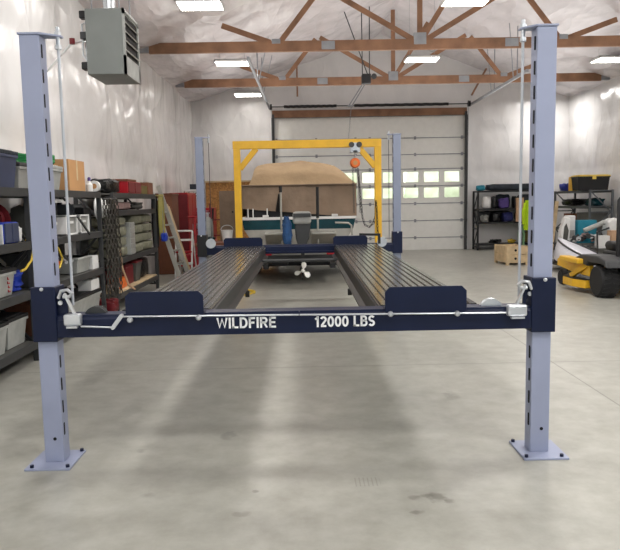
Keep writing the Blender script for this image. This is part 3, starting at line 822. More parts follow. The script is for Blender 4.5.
# ------------------------------------------------------------------ left wall shelving and what stands on it
SX0, SX1 = -3.43, -2.83
TOP, L3, L2, L1 = 1.81, 1.265, .755, .215
shelf_unit('shelving_unit', 'charcoal steel shelving unit nearest the camera, behind the left front lift post', SX0, SX1, 4.6, 7.02, (TOP, L3, L2, L1), TOP, M_dark)
shelf_unit('shelving_unit', 'charcoal steel shelving unit between the left front post and the hanging chains', SX0, SX1, 7.10, 9.46, (TOP, L3, L2, L1), TOP, M_dark)
shelf_unit('shelving_unit', 'charcoal steel shelving unit farthest back, loaded with grey green sacks', SX0, SX1, 10.08, 12.95, (TOP, 1.54, .80, .27), TOP, M_dark)
# nearest unit
tote('storage_tote', 'big slate blue storage tote with dark lid on the top shelf at the left edge', -3.37, -2.86, 5.7, 6.86, TOP, .36, M_nblue, M_tarp)
tote('storage_tote', 'grey storage tote on the top shelf, just right of the big blue tote', -3.37, -2.88, 6.92, 7.38, TOP, .26, M_grey, M_dark)
carton('parts_case', 'teal plastic case on the second shelf at the left edge', -3.3, -2.87, 6.05, 6.34, L3, .16, M_tealfab)
bag('glove_heap', 'orange red fabric heap behind the teal case at the left edge', (-3.3, -2.95, 6.345, 6.435, L3, .24+L3), M_orange, .3, 4)
b = thing('drawer_case', 'bright blue plastic drawer case on the second shelf', 'drawer case', (-3.05, 6.6, L3))
MB().box(-2.99, -2.88, 6.44, 6.78, L3, L3+.21).build('case', M_blue, b, bevel=.01)
MB().box(-2.88, -2.86, 6.46, 6.60, L3+.01, L3+.2).box(-2.88, -2.86, 6.62, 6.76, L3+.01, L3+.2).build('drawer', M_nblue, b, bevel=.006)
MB().box(-2.99, -2.88, 6.425, 6.44, L3, L3+.19).build('side_panel', M_white, b)
bag('rag_bag', 'white crumpled bag on the second shelf beside the blue drawer case', (-2.99, -2.88, 6.8, 6.95, L3, L3+.17), M_white, .3, 6)
t = thing('hose_reel', 'dark red drum reel standing at the back of the second shelf', 'reel', (-3.18, 6.86, L3))
MB().lathe([(.03, -.1), (.17, -.1), (.17, -.085), (.12, -.08), (.12, .08), (.17, .085), (.17, .1), (.03, .1)], (-3.18, 6.83, L3+.23), 'y', 24).build('drum', M_dred, t, smooth=True)
MB().box(-3.32, -3.04, 6.71, 6.73, L3, L3+.24).box(-3.32, -3.04, 6.93, 6.95, L3, L3+.24).build('stand', M_black, t)
bag('plastic_bag', 'pale crumpled plastic bag on the second shelf at the extreme left edge', (-3.3, -2.95, 5.75, 6.02, L3, L3+.36), M_lgrey, .35, 8)
t = tote('storage_tote', 'pale grey tote with red vertical lettering on the third shelf', -3.38, -2.87, 6.22, 6.66, L2, .27, M_lgrey, M_black)
lm = MB()
for k, (w_, o_) in enumerate(((.05, 0), (.035, .006), (.05, -.004), (.03, .004))):
    z = L2+.045+k*.04
    lm.box(-2.872, -2.866, 6.44+o_, 6.44+w_+o_, z, z+.012); lm.box(-2.872, -2.866, 6.44+o_, 6.452+o_, z, z+.028)
lm.build('lettering', M_red, t)
bag('cloth_bag', 'royal blue cloth bag on the third shelf beside the lettered grey tote', (-3.3, -2.87, 6.68, 7.03, L2, L2+.24), M_blue, .4, 11)
for k, y in enumerate((6.12, 6.3)):
    tag(MB().beam((-3.1, y+.16, L2+.31), (-2.90, y, L2+.395), .03, .05).beam((-2.90, y, L2+.395), (-2.90, y+.18, L2+.305), .02, .04).build('shelf_bracket', M_black),
        ('left', 'right')[k]+'most of two black angle brackets lying on the lettered grey tote', 'bracket', None)
tote('storage_tote', 'pale grey tote with black lid on the bottom shelf at the left edge', -3.38, -2.87, 5.75, 6.42, L1, .31, M_lgrey, M_black)
tote('storage_tote', 'pale grey tote with black lid on the bottom shelf, beside the left front post', -3.36, -2.90, 6.47, 6.95, L1, .31, M_lgrey, M_black)
tag(MB().tube([(-2.90, 7.0, 1.276), (-2.82, 6.99, 1.272), (-2.80, 6.95, 1.2), (-2.79, 6.85, 1.08), (-2.79, 6.68, 1.0), (-2.8, 6.6, .99)], .012, 6).build('yellow_rope', M_yelcord, smooth=True),
    'yellow cord drooping in front of the shelves, left of the left front post', 'cord')
tag(MB().tube([(-2.90, 7.4, 1.276), (-2.82, 7.41, 1.272), (-2.80, 7.45, 1.22), (-2.79, 7.6, 1.15), (-2.79, 7.72, 1.02), (-2.79, 7.62, .93), (-2.8, 7.5, .9)], .012, 6).build('yellow_rope', M_yelcord, smooth=True),
    'yellow cord looping in front of the shelves, right of the left front post', 'cord')
# second unit
t = tote('storage_tote', 'clear grey storage bin under a green coil on the top shelf', -3.38, -2.88, 7.62, 8.16, TOP, .28, M_lgrey, M_lgrey)
co_ = MB()
path = [(-3.13+(.2+.02*math.sin(3*a))*math.cos(a), 7.92+.24*math.sin(a), TOP+.325+.055*a/(2*PI)/2+.012*math.sin(5*a)) for a in [2*PI*k/20 for k in range(61)]]
tag(co_.tube(path, .018, 6).build('coiled_hose', M_green, smooth=True), 'green hose coil lying on the clear bin on the top shelf', 'hose')
carton('cardboard_box', 'tall brown cardboard box on the top shelf beside the green coil', -3.36, -2.90, 8.42, 9.02, TOP, .39, M_card, band=M_pale)
ground_lathe('spray_bottle', 'small white bottle on the top shelf in front of the cardboard box', 'bottle', [(.04, 0), (.045, .09), (.02, .12), (.018, .14)], (-2.865, 9.08, TOP), M_white, (('cap', [(.02, .14), (.02, .18), (.012, .19)], M_purple),))
t = thing('tape_roll', 'white tape roll standing on the top shelf above the hanging chains', 'roll', (-2.87, 9.33, TOP))
MB().lathe([(.035, -.03), (.075, -.03), (.075, .03), (.035, .03)], (-2.87, 9.33, TOP+.075), 'y', 20).build('roll', M_white, t, smooth=True)
MB().lathe([(.033, -.031), (.036, -.031), (.036, .031), (.033, .031)], (-2.87, 9.33, TOP+.075), 'y', 20).build('core', M_card, t)
ground_lathe('spray_can', 'red can on the second shelf next to the white bin', 'can', [(.06, 0), (.062, .24), (.04, .26)], (-2.95, 7.78, L3+.002), M_red, (('cap', [(.035, .26), (.035, .31), (.02, .315)], M_dark),))
tote('storage_bin', 'plain white bin on the second shelf beside the red can', -3.36, -2.95, 7.86, 8.08, L3, .2, M_white)
for k, (a, b_, lab) in enumerate(((8.14, 8.56, 'larger white drawer bin with clear front on the second shelf'), (8.66, 9.02, 'smaller white drawer bin with clear front on the second shelf'))):
    t = thing('drawer_bin', lab, 'drawer bin', (-3.1, (a+b_)/2, L3))
    f_ = MB().box(-3.26, -2.87, a, b_, L3, L3+.02).box(-3.26, -2.87, a, b_, L3+.22, L3+.24).box(-3.26, -2.87, a, a+.025, L3, L3+.24).box(-3.26, -2.87, b_-.025, b_, L3, L3+.24)
    f_.build('frame', M_white, t, bevel=.004)
    MB().box(-3.25, -2.89, a+.03, b_-.03, L3+.024, L3+.21).build('drawer', M_grey, t, bevel=.006)
    MB().box(-2.89, -2.875, (a+b_)/2-.06, (a+b_)/2+.06, L3+.14, L3+.17).build('handle', M_white, t)
tag(MB().beam((-2.84, 8.45, L3+.23), (-2.82, 8.85, L3-.02), .02, .02).build('pry_bar', M_dark), 'dark bar leaning across the two white drawer bins', 'bar')
bag('tool_bag', 'dark grey tool bag at the back of the second shelf behind the left front post', (-3.37, -3.05, 7.55, 7.85, L3, L3+.40), M_deck, .25, 14)
carton('equipment_case', 'dark grey equipment case at the back of the second shelf near the chains', -3.365, -3.08, 9.04, 9.38, L3, .38, M_rackgrey)
tag(MB().tube([(-2.9, 7.75, L3+.42), (-2.9, 8.0, L3+.43), (-2.9, 8.15, L3+.42)], .012, 6).box(-2.94, -2.86, 7.72, 8.18, L3+.4, L3+.41).build('hanging_rail', M_white), 'short white rail fixed under the top shelf right of the left post', 'rail')
bag('tool_pile', 'dark heap of tools on the third shelf right of the left front post', (-3.35, -2.88, 7.65, 8.25, L2, L2+.16), M_tarp, .5, 17, .8)
for k, (y, c) in enumerate(((7.8, M_orange), (8.0, M_chrome), (8.2, M_chrome))):
    tag(MB().beam((-2.86, y, L2+.20), (-3.2, y+.35, L2+.30), .025, .025).cyl((-2.84, y-.02, L2+.20), (-2.92, y+.06, L2+.225), .022, 8).build('hand_tool', c),
        ('orange handled tool on the dark tool heap', 'steel hand tool lying on the dark tool heap, nearer the post', 'steel hand tool lying on the dark tool heap, nearer the grey bin')[k], 'tool')
tote('storage_bin', 'grey open bin on the third shelf near the hanging chains', -3.3, -2.87, 8.5, 9.05, L2, .24, M_lgrey)
carton('switch_box', 'small cream box on the third shelf beside the grey open bin', -3.0, -2.88, 9.1, 9.35, L2, .18, M_white)
carton('switch_box', 'small cream box on the bottom level leaning above the long pale tote', -3.05, -2.87, 8.95, 9.3, L1+.265, .14, M_white)
tote('storage_tote', 'long pale tote with black lid on the bottom shelf behind the lift beam', -3.38, -2.86, 7.95, 9.38, L1, .25, M_lgrey, M_black)
# darker goods filling the depth of the shelves
for (nm, lab, x0, x1, y0, y1, z, h, m) in (
    ('tool_case', 'long black case at the back of the third shelf behind the grey open bin', -3.36, -3.305, 8.5, 9.2, L2, .34, M_black),
    ('tool_case', 'charcoal case standing at the back of the third shelf beside the tool heap', -3.36, -3.22, 8.27, 8.47, L2, .33, M_deck),
    ('supply_carton', 'dark carton at the back of the second shelf behind the white drawer bins', -3.36, -3.28, 8.1, 9.0, L3, .40, M_deck),
    ('battery_box', 'black box on the second shelf above and behind the smaller white drawer bin', -3.06, -2.95, 9.05, 9.36, L3, .33, M_black),
    ('tool_case', 'black flat case on the third shelf at the left edge', -3.3, -2.9, 5.6, 6.15, L2, .2, M_black),
    ('tool_case', 'dark case at the back of the second shelf above the teal case', -3.37, -3.305, 5.9, 6.6, L3, .4, M_deck),
    ('supply_carton', 'dark carton on the third shelf behind the left front post', -3.3, -2.95, 7.2, 7.6, L2, .36, M_deck),
    ('supply_carton', 'brown carton on the bottom shelf behind the left front post', -3.3, -2.9, 7.2, 7.85, L1, .36, M_brown)):
    carton(nm, lab, x0, x1, y0, y1, z, h, m)
# tyre chains hanging on the end of the second unit
t = thing('tyre_chains', 'bundle of dark steel chains hanging from the end of the shelving', 'chain', (-2.78, 9.7, .3))
for k in range(10):
    y = 9.48+.05*k; x = -2.80+.035*(k % 3)
    links(MB(), [(x, y, 1.70), (x+.015, y+.01, 1.0), (x, y, .30+.05*(k % 2))], .026, .009).build('chain', M_chain, t)
MB().cyl((-2.80, 9.42, 1.71), (-2.76, 10.0, 1.71), .014, 8).build('hook_bar', M_dark, t)
t = thing('hard_hat', 'white safety helmet hanging behind the chains', 'helmet', (-2.84, 10.03, 1.45))
MB().lathe([(.0, .12), (.06, .115), (.11, .085), (.14, .03), (.145, -.03)], (-2.97, 9.88, 1.58), 'x', 20).build('shell', M_white, t, smooth=True)
MB().lathe([(.15, -.04), (.17, -.045), (.145, -.03)], (-2.97, 9.88, 1.58), 'x', 20).build('brim', M_white, t, smooth=True)
MB().tube([(-2.95, 9.88, 1.66), (-2.90, 9.92, 1.74), (-2.78, 9.96, 1.73)], .008, 6).build('strap', M_black, t)
# third unit
bag('tarp_bundle', 'shiny black tarpaulin bundle on the top shelf above the sacks', (-3.35, -2.86, 10.12, 11.04, TOP, TOP+.24), M_blacktarp, .3, 21, .5)
t = thing('red_cabinet', 'red two compartment box on the top shelf right of the black bundle', 'box', (-3.1, 11.4, TOP))
MB().box(-3.36, -2.87, 11.08, 11.95, TOP, TOP+.2).build('body', M_red, t, bevel=.006)
MB().box(-2.87, -2.855, 11.1, 11.5, TOP+.015, TOP+.185).box(-2.87, -2.855, 11.53, 11.93, TOP+.015, TOP+.185).build('door', M_dred, t, bevel=.004)
MB().box(-3.37, -2.86, 11.06, 11.62, TOP+.2, TOP+.235).build('lid', M_brown, t, bevel=.004)
carton('ammunition_box', 'olive green flat case on the top shelf beside the red box', -3.3, -2.88, 11.99, 12.5, TOP, .15, M_olive)
carton('wooden_box', 'brown wooden box on the end of the top shelf', -3.35, -2.87, 12.53, 12.93, TOP, .22, M_brown)
bag('rolled_blanket', 'dusty pink rolled blanket on the upper shelf of the far unit', (-3.3, -2.87, 10.45, 11.6, 1.54, 1.68), M_pinkish, .2, 24, .5, 'blanket')
bag('soft_bag', 'dark grey soft bag beside the pink roll on the far unit', (-3.3, -2.88, 11.65, 12.5, 1.54, 1.69), M_deck, .35, 26)
n = 0
words = (('bottom', 'second'), ('third', 'topmost'))
for st, (ya, yb, cnt) in enumerate(((10.2, 11.02, 4), (11.40, 12.1, 4), (12.14, 12.84, 4))):
    for k in range(cnt):
        z = .802+k*.162
        bag('cement_sack', '%s of the %s stack of grey green sacks on the far shelving unit' % (('bottom sack', 'second sack up', 'third sack up', 'top sack')[k], ('near', 'middle', 'far')[st]),
            (-3.36+.02*(k % 2), -2.85-.015*(k % 2), ya, yb, z, z+.16), M_sack, .10, 30+st*5+k, .34, 'sack', 'grey green sacks on the far shelving unit', 3)
t = thing('parts_organiser', 'pale grey upright parts organiser between the sack stacks', 'organiser', (-3.1, 11.2, .8))
MB().box(-3.3, -2.86, 11.06, 11.36, .802, 1.33).build('case', M_lgrey, t, bevel=.004)
for k in range(6): MB().box(-2.865, -2.85, 11.08, 11.34, .815+k*.086, .89+k*.086).build('drawer', M_grey, t, bevel=.003)
def jerry(label, x0, x1, y0, y1, z, h, m):
    t = thing('fuel_can', label, 'fuel can', ((x0+x1)/2, (y0+y1)/2, z))
    MB().box(x0, x1, y0, y1, z, z+h*.78).prism([(y0, z+h*.78), (y1, z+h*.78), (y1-.05, z+h*.86), (y0+.08, z+h*.86)], x0+.01, x1-.01, 'x').build('tank', m, t, bevel=.02)
    MB().tube([(x0+.06, y0+.1, z+h*.84), (x0+.06, y0+.13, z+h*.97), (x0+.06, y1-.1, z+h*.97), (x0+.06, y1-.06, z+h*.84)], .016, 8).build('handle', m, t)
    MB().cyl((x1-.06, y0+.07, z+h*.82), (x1-.03, y0+.03, z+h), .025, 10).build('spout', M_black, t)
jerry('dark red fuel can on the bottom shelf of the far unit', -3.3, -2.95, 11.05, 11.5, .292, .40, M_dred)
tag(MB().box(-3.38, -2.84, 10.15, 12.8, .272, .292).build('plywood_sheet', M_pale), 'pale plywood sheet lying on the bottom shelf of the far unit', 'plywood')
t = thing('chainsaw', 'orange chainsaw on the bottom shelf of the far unit', 'chainsaw', (-3.0, 10.7, .292))
MB().box(-3.1, -2.9, 10.55, 10.9, .292, .47).build('motor', M_orange, t, bevel=.03)
MB().tube([(-3.0, 10.58, .45), (-3.0, 10.6, .57), (-3.0, 10.8, .58), (-3.0, 10.88, .46)], .018, 8).build('handle', M_black, t)
MB().box(-3.01, -2.99, 10.2, 10.55, .33, .40).build('guide_bar', M_chrome, t)
tote('tool_case', 'grey and red tool case on the bottom shelf right of the red fuel can', -3.3, -2.9, 11.55, 11.95, .292, .36, M_deck, M_dred, cat='tool case')
bag('black_bag', 'black bag at the far end of the bottom shelf', (-3.3, -2.9, 12.0, 12.75, .292, .70), M_blacktarp, .25, 44)
bag('red_bag', 'red bag on the floor beside the bundle of chains', (-3.2, -2.72, 9.62, 10.02, .0, .27), M_dred, .3, 46)
tag(MB().tube([(-2.72, 9.9+.02*k, .95-.085*k+.0) for k in range(4)]+[(-2.66, 10.05, .42), (-2.62, 10.25, .33)], .016, 6).build('hanging_rope', M_tan, smooth=True), 'tan rope end hanging by the chains', 'rope')
hp_ = MB()
for k in range(3):
    hp_.tube([(-2.80+.02*k, 13.15+.10*math.cos(a)+.02*k, 1.38+.42*math.sin(a)) for a in [2*PI*q/24 for q in range(24)]], .02, 6, closed=True)
tag(hp_.cyl((-2.84, 12.94, 1.79), (-2.74, 13.2, 1.79), .012, 8).build('air_hose', mat('dull_yellow_rubber', (150, 142, 76), .6), smooth=True), 'yellow hose loop hanging at the far end of the shelving', 'hose')
hp_ = MB()
for k in range(3):
    hp_.tube([(-2.9+.02*k, 13.02+.1*math.cos(a)+.03*k, 1.3+.5*math.sin(a)) for a in [2*PI*q/24 for q in range(24)]], .022, 6, closed=True)
tag(hp_.build('extension_cable', M_black, smooth=True), 'black cable loop hanging beside the yellow hose', 'cable')
tag(MB().blob(-2.80, -2.66, 13.02, 13.2, .90, 1.08, .2, 5).cyl((-2.74, 13.1, 1.0), (-2.76, 13.14, 1.8), .006, 6).build('blue_pouch', M_blue), 'blue pouch hanging by a cord at the far end of the shelving', 'pouch')
# leaning ladder and timber beyond the shelving
t = thing('extension_ladder', 'bare aluminium ladder leaning against the wall past the shelving', 'ladder', (-2.6, 13.9, 0))
pA, pB = Vector((-2.50, 13.55, 0)), Vector((-3.08, 13.5, 2.0)); off_ = Vector((.1, .42, 0))
for q in (Vector((0, 0, 0)), off_): MB().beam(pA+q, pB+q, .09, .035, (0, 1, 0)).build('side_rail', M_alum, t, bevel=.004)
for k in range(7):
    s_ = .08+.13*k; MB().cyl(pA.lerp(pB, s_), pA.lerp(pB, s_)+off_, .018, 8).build('rung', M_alum, t)
for k, q in enumerate((0, .16)):
    tag(MB().beam((-2.45, 14.35+q, 0), (-2.93, 14.45+q, 1.62-.05*k), .045, .07, (0, 1, 0)).build('timber_stud', M_pale, bevel=.003),
        ('pale timber stud leaning just right of the aluminium ladder', 'pale timber stud leaning nearest the white step stool')[k], 'timber')
tag(MB().box(-3.38, -3.02, 15.5, 16.3, .0, 1.83).box(-3.40, -3.0, 15.48, 16.32, 1.83, 1.87).build('wooden_cupboard', M_brown, bevel=.01), 'tall dark brown cupboard against the left wall behind the ladder', 'cupboard')
t = thing('steel_locker', 'tall red steel locker against the left wall', 'locker', (-3.1, 17.5, 0))
MB().box(-3.35, -2.90, 16.9, 18.2, .04, 1.90).build('body', M_red, t, bevel=.006)
for k in range(2):
    d_ = MB().box(-2.90, -2.885, 16.92+.65*k, 17.53+.65*k, .1, 1.85).build('door', M_red, t, bevel=.004)
    MB().box(-2.885, -2.87, 17.45+.65*k, 17.47+.65*k, .95, 1.1).build('handle', M_chrome, d_)
    MB().box(-3.3+.02, -3.27, 16.95+.9*k, 17.0+.9*k, 0, .04).build('foot', M_black, t)
MB().box(-3.35, -2.9, 16.885, 16.9, .1, 1.86).build('side_panel', M_dred, t)
t = thing('tool_chest', 'red rolling tool chest with drawers behind the left rear lift post', 'tool chest', (-2.7, 18.9, 0))
MB().box(-3.2, -2.5, 18.5, 19.3, .12, 1.5).build('cabinet', M_red, t, bevel=.01)
for k in range(7):
    d_ = MB().box(-3.15, -2.55, 18.48, 18.5, .2+k*.18, .36+k*.18).build('drawer', M_red, t, bevel=.004)
    MB().box(-3.1, -2.6, 18.46, 18.48, .33+k*.18, .345+k*.18).build('pull', M_chrome, d_)
for x in (-3.1, -2.6):
    for y in (18.6, 19.2): MB().lathe([(.01, -.02), (.06, -.02), (.06, .02), (.01, .02)], (x, y, .06), 'x', 14).build('caster', M_black, t)
t = thing('wall_shelf', 'narrow white shelf high on the left wall behind the rear lift post', 'shelf', (-3.25, 19.9, 1.98))
MB().box(-3.44, -2.95, 19.4, 20.4, 1.98, 2.03).build('board', M_white, t)
for y in (19.5, 20.3): MB().beam((-3.42, y, 1.75), (-3.0, y, 1.97), .02, .03).box(-3.44, -3.42, y-.02, y+.02, 1.7, 1.98).build('bracket', M_dark, t)
carton('speaker_box', 'small dark box on the narrow white wall shelf', -3.3, -3.0, 19.7, 20.2, 2.03, .16, M_tarp)
t = thing('step_stool', 'white framed folding step stool with red treads by the left rear post', 'step stool', (-2.55, 15.0, 0))
for x in (-2.86, -2.50):
    MB().beam((x, 14.75, 0), (x, 15.05, 1.02), .035, .035).build('front_leg', M_white, t); MB().beam((x, 15.45, 0), (x, 15.08, .98), .03, .03).build('rear_leg', M_white, t)
for z, yy in ((.28, 14.9), (.54, 14.98), (.80, 15.06)):
    MB().box(-2.86, -2.50, yy-.12, yy+.1, z, z+.035).build('tread', M_white if z != .54 else M_red, t, bevel=.005)
MB().cyl((-2.86, 15.05, 1.02), (-2.50, 15.05, 1.02), .02, 8).build('top_bar', M_white, t)
t = thing('red_jack', 'red floor machine standing behind the white step stool', 'jack', (-2.6, 16.0, 0))
MB().box(-2.85, -2.40, 15.8, 16.5, .06, .42).build('body', M_red, t, bevel=.03)
MB().beam((-2.62, 15.9, .4), (-2.62, 16.3, 1.3), .04, .04).cyl((-2.8, 16.3, 1.3), (-2.45, 16.3, 1.3), .02, 8).build('handle', M_red, t)
for x in (-2.85, -2.4):
    for y in (15.9, 16.4): MB().lathe([(.01, -.03), (.08, -.03), (.08, .03), (.01, .03)], (x, y, .08), 'x', 14).build('wheel', M_black, t)
t = ground_lathe('gas_cylinder', 'cream gas cylinder standing just right of the left rear post', 'gas cylinder', [(.11, 0), (.115, .05), (.115, 1.15), (.09, 1.27), (.04, 1.33)], (-2.08, 14.6, 0), M_lgrey, (('valve', [(.03, 1.33), (.03, 1.4), (.045, 1.4), (.045, 1.43)], M_chrome),))
tag(MB().cyl((-2.2, 14.95, 0), (-2.25, 15.0, 2.0), .02, 8).lathe([(.05, 0), (.05, .05)], (-2.25, 15.0, 1.95), 'z', 12).build('steel_pole', M_plate), 'thin grey pole standing behind the cream gas cylinder', 'pole')
# back left corner
tag(MB().box(-3.1, -.98, YB-.16, YB-.12, .0, 2.28).build('strand_board', M_osb), 'orange strand board panel against the back wall left of the door', 'panel')
tag(MB().box(-3.15, -.96, YB-.2, YB-.1, 2.28, 2.33).build('cap_board', M_pale), 'pale cap strip along the top of the strand board', 'board')
t = thing('partition_panel', 'grey brown flat panel standing left of the yellow gantry leg', 'panel', (-1.72, 15.4, 0))
MB().box(-1.92, -1.50, 15.4, 15.44, .1, 1.90).build('board', M_coverd, t, bevel=.004)
MB().lathe([(.02, 0), (.02, -.02)], (-1.62, 15.4, 1.42), 'y', 12).build('knob', M_black, t)
MB().box(-1.9, -1.86, 15.2, 15.6, 0, .1).box(-1.56, -1.52, 15.2, 15.6, 0, .1).build('foot', M_black, t)
t = thing('hand_truck', 'dark red hand truck standing against the strand board', 'hand truck', (-2.2, 17.3, 0))
for x in (-2.42, -2.05): MB().tube([(x, 17.2, .1), (x, 17.4, 1.5), (x+.0, 17.45, 1.62)], .02, 8).build('rail', M_dred, t)
for z in (.4, .8, 1.2): MB().cyl((-2.42, 17.2+.14*z, z), (-2.05, 17.2+.14*z, z), .016, 8).build('crossbar', M_dred, t)
MB().box(-2.44, -2.03, 16.95, 17.2, .03, .05).build('toe_plate', M_dred, t)
for x in (-2.5, -1.97): MB().lathe([(.03, -.03), (.13, -.03), (.13, .03), (.03, .03)], (x, 17.28, .13), 'x', 18).build('wheel', M_rub, t)
for k, (x, y, z1, m, lab) in enumerate(((-2.02, 16.2, 1.62, M_orange, 'orange long handled tool leaning between the cylinder and the grey brown panel'),
                                       (-2.3, 16.5, 1.5, M_dark, 'dark long handled tool leaning behind the cream cylinder'))):
    q = thing('long_handled_tool', lab, 'tool', (x, y, 0))
    MB().beam((x, y, .0), (x+.06, y+.15, z1), .035, .035).build('handle', m, q); MB().box(x-.12, x+.12, y-.03, y+.03, 0, .1).build('head', M_dark, q)
t = thing('work_bench', 'low wooden bench behind the left runway, holding a white bucket', 'bench', (-1.75, 13.6, 0))
MB().box(-2.15, -1.38, 13.2, 14.1, .78, .84).build('top', M_brown, t, bevel=.004)
for x in (-2.1, -1.48):
    for y in (13.25, 14.0): MB().box(x, x+.06, y, y+.06, 0, .78).build('leg', M_brown, t)
t = ground_lathe('bucket', 'white bucket on the low bench left of the yellow gantry leg', 'bucket', [(.09, 0), (.125, .24), (.13, .24)], (-1.55, 13.55, .84), M_white)
MB().tube([(-1.55+.125*math.cos(a), 13.55, .84+.24+.1*math.sin(a)) for a in [PI*k/10 for k in range(11)]], .006, 6).build('handle', M_chrome, t)
bag('shop_rags', 'teal and brown rag heap on the low bench', (-2.1, -1.72, 13.3, 13.8, .84, .97), M_teal, .5, 50, .8, 'rags')
tag(MB().tube([(-1.07+.16*math.cos(a)*(1+.15*math.sin(3*a)), 11.85+.3*math.sin(a), .012+.012*a/6.28) for a in [2*PI*k/18 for k in range(50)]], .012, 6).build('coiled_rope', M_yelcord, smooth=True),
    'yellow rope coil lying on the floor under the left runway', 'rope')

# ------------------------------------------------------------------ black rack against the back wall
RY = 20.9
t = shelf_unit('storage_rack', 'black wire rack against the back wall right of the big door', 5.42, 7.45, RY, RY+.6, (1.86, 1.30, .88, .20), 1.86, M_shelfblk, 'y', M_shelfblk, .05)
bag('folded_tarp', 'dark folded tarpaulin on top of the black rack', (5.70, 7.44, RY+.02, RY+.58, 1.86, 2.07), M_tarp, .12, 60, .3, 'tarpaulin')
bag('teal_bag', 'small teal bag on the left end of the black rack top', (5.38, 5.72, RY-.02, RY+.3, 1.86, 2.05), M_tealfab, .3, 61)
bag('white_bag', 'white and violet bag on the upper left of the black rack', (5.58, 5.92, RY, RY+.4, 1.30, 1.72), M_white, .3, 62)
bag('purple_bag', 'purple bag in the middle of the upper rack shelf', (6.08, 6.52, RY, RY+.4, 1.30, 1.66), M_purple, .35, 63)
bag('black_duffel', 'black duffel bag on the upper shelf right of the purple bag', (6.56, 6.72, RY+.05, RY+.4, 1.30, 1.7), M_blacktarp, .2, 64)
bag('grey_bag', 'grey white bag on the middle shelf at the left of the black rack', (5.55, 5.85, RY, RY+.4, .88, 1.14), M_grey, .4, 65)
bag('black_bag', 'black bag in the centre of the middle rack shelf', (5.88, 6.2, RY, RY+.4, .88, 1.2), M_blacktarp, .3, 66)
bag('blue_bag', 'dark blue bag on the middle rack shelf', (6.22, 6.62, RY, RY+.4, .88, 1.2), mat('dark_blue_fabric', (34, 40, 96), .8, 0, .3, 9), .3, 67)
for k, (x, m, lab) in enumerate(((6.66, M_tan, 'tan rolled canvas standing at the right of the black rack'), (6.79, M_tan, 'second tan canvas roll, beside the lime jacket'))):
    tag(MB().tube([(x, RY-.06, .885), (x+.01, RY-.06, 1.3), (x, RY-.05, 1.62)], .06, 12).build('canvas_roll', m, smooth=True), lab, 'roll')
for nm, lab, bx, m in (('black_bag', 'slim black bag at the left end of the upper rack shelf', (5.94, 6.07, RY+.1, RY+.45, 1.30, 1.7), M_blacktarp),
                       ('helmet_bag', 'dark bag behind the purple bag on the upper rack shelf', (6.1, 6.6, RY+.41, RY+.54, 1.30, 1.76), M_tarp),
                       ('camping_chair', 'long black folded chair bag along the back of the middle rack shelf', (5.5, 6.7, RY+.41, RY+.54, .88, 1.23), M_blacktarp),
                       ('black_sack', 'black sack on the middle rack shelf near the tan canvas rolls', (6.64, 7.3, RY+.02, RY+.4, .88, 1.22), M_blacktarp),
                       ('dark_blanket', 'dark blanket on the upper rack shelf behind the tan canvas rolls', (6.74, 7.35, RY+.05, RY+.5, 1.30, 1.74), M_tarp)):
    bag(nm, lab, bx, m, .12, len(lab), .38)
t = thing('safety_jacket', 'lime high visibility jacket hanging on the front of the black rack', 'jacket', (7.0, RY-.05, .95))
MB().grid(lambda u, v: (6.92+.34*(u-.5)*(1-.35*v)+.09, RY-.1-.05*math.sin(PI*u)-.015*math.sin(u*22), .62+.92*v), 24, 12).grid(lambda u, v: (6.92+.34*(u-.5)*(1-.35*v)+.09, RY-.05, .62+.92*v), 2, 2).build('body', M_lime, t)
MB().tube([(6.89, RY-.1, 1.45), (6.82, RY-.12, 1.2), (6.84, RY-.12, .8)], .05, 8).build('sleeve', M_lime, t, smooth=True)
MB().tube([(7.13, RY-.1, 1.45), (7.2, RY-.12, 1.2), (7.18, RY-.12, .8)], .05, 8).build('sleeve', M_lime, t, smooth=True)
bag('cable_heap', 'dark cable heap on the bottom rack shelf', (5.75, 6.35, RY, RY+.4, .20, .36), M_blacktarp, .5, 68, .9)
bag('strap_heap', 'yellow and brown strap heap on the bottom rack shelf', (6.36, 6.75, RY, RY+.35, .20, .36), M_yelcord, .5, 69, .9)
tag(MB().tube([(6.72, RY-.08, .25), (6.70, RY-.1, .55), (6.78, RY-.1, .75), (6.86, RY-.1, .5), (6.84, RY-.1, .04)], .04, 8).build('green_hose', mat('pale_green_hose', (120, 160, 120), .6), smooth=True), 'pale green hose draped down the right front of the black rack', 'hose')
bag('brown_sack', 'brown sack low beside the lime jacket at the black rack', (6.9, 7.35, RY-.02, RY+.4, .2, .62), M_olive, .3, 70)
# ------------------------------------------------------------------ grey rack against the right wall
t = shelf_unit('storage_rack', 'grey steel rack with braced end frame against the right wall', 7.66, 8.32, 17.95, 20.5, (1.79, 1.36, .72, .15), 1.80, M_rackgrey, 'x', M_rackgrey, .07)
tote('storage_tote', 'black storage tote with yellow lid on top of the grey rack', 7.36, 8.24, 18.0, 18.5, 1.79, .40, M_black, mat('yellow_plastic', (226, 196, 90), .5))
carton('yellow_case', 'yellow case behind the black tote on the grey rack', 7.66, 8.0, 18.9, 19.4, 1.79, .40, M_yel)
bag('blue_tarp', 'blue tarpaulin bundle on the far end of the grey rack top', (7.62, 8.2, 19.4, 20.5, 1.79, 2.05), mat('royal_blue_tarp', (28, 48, 150), .5, 0, .3, 8), .3, 74)
bag('white_sack', 'white sack between the blue bundle and the black tote', (7.6, 7.85, 18.6, 18.9, 1.79, 1.96), M_white, .3, 75)
bag('teal_tarp', 'dark teal tarpaulin on the second level of the grey rack', (7.75, 8.28, 18.05, 18.9, 1.36, 1.6), M_teal, .4, 76)
bag('black_bundle', 'black bundle on the second level at the far end of the grey rack', (7.66, 8.25, 19.1, 20.4, 1.36, 1.58), M_blacktarp, .35, 77)
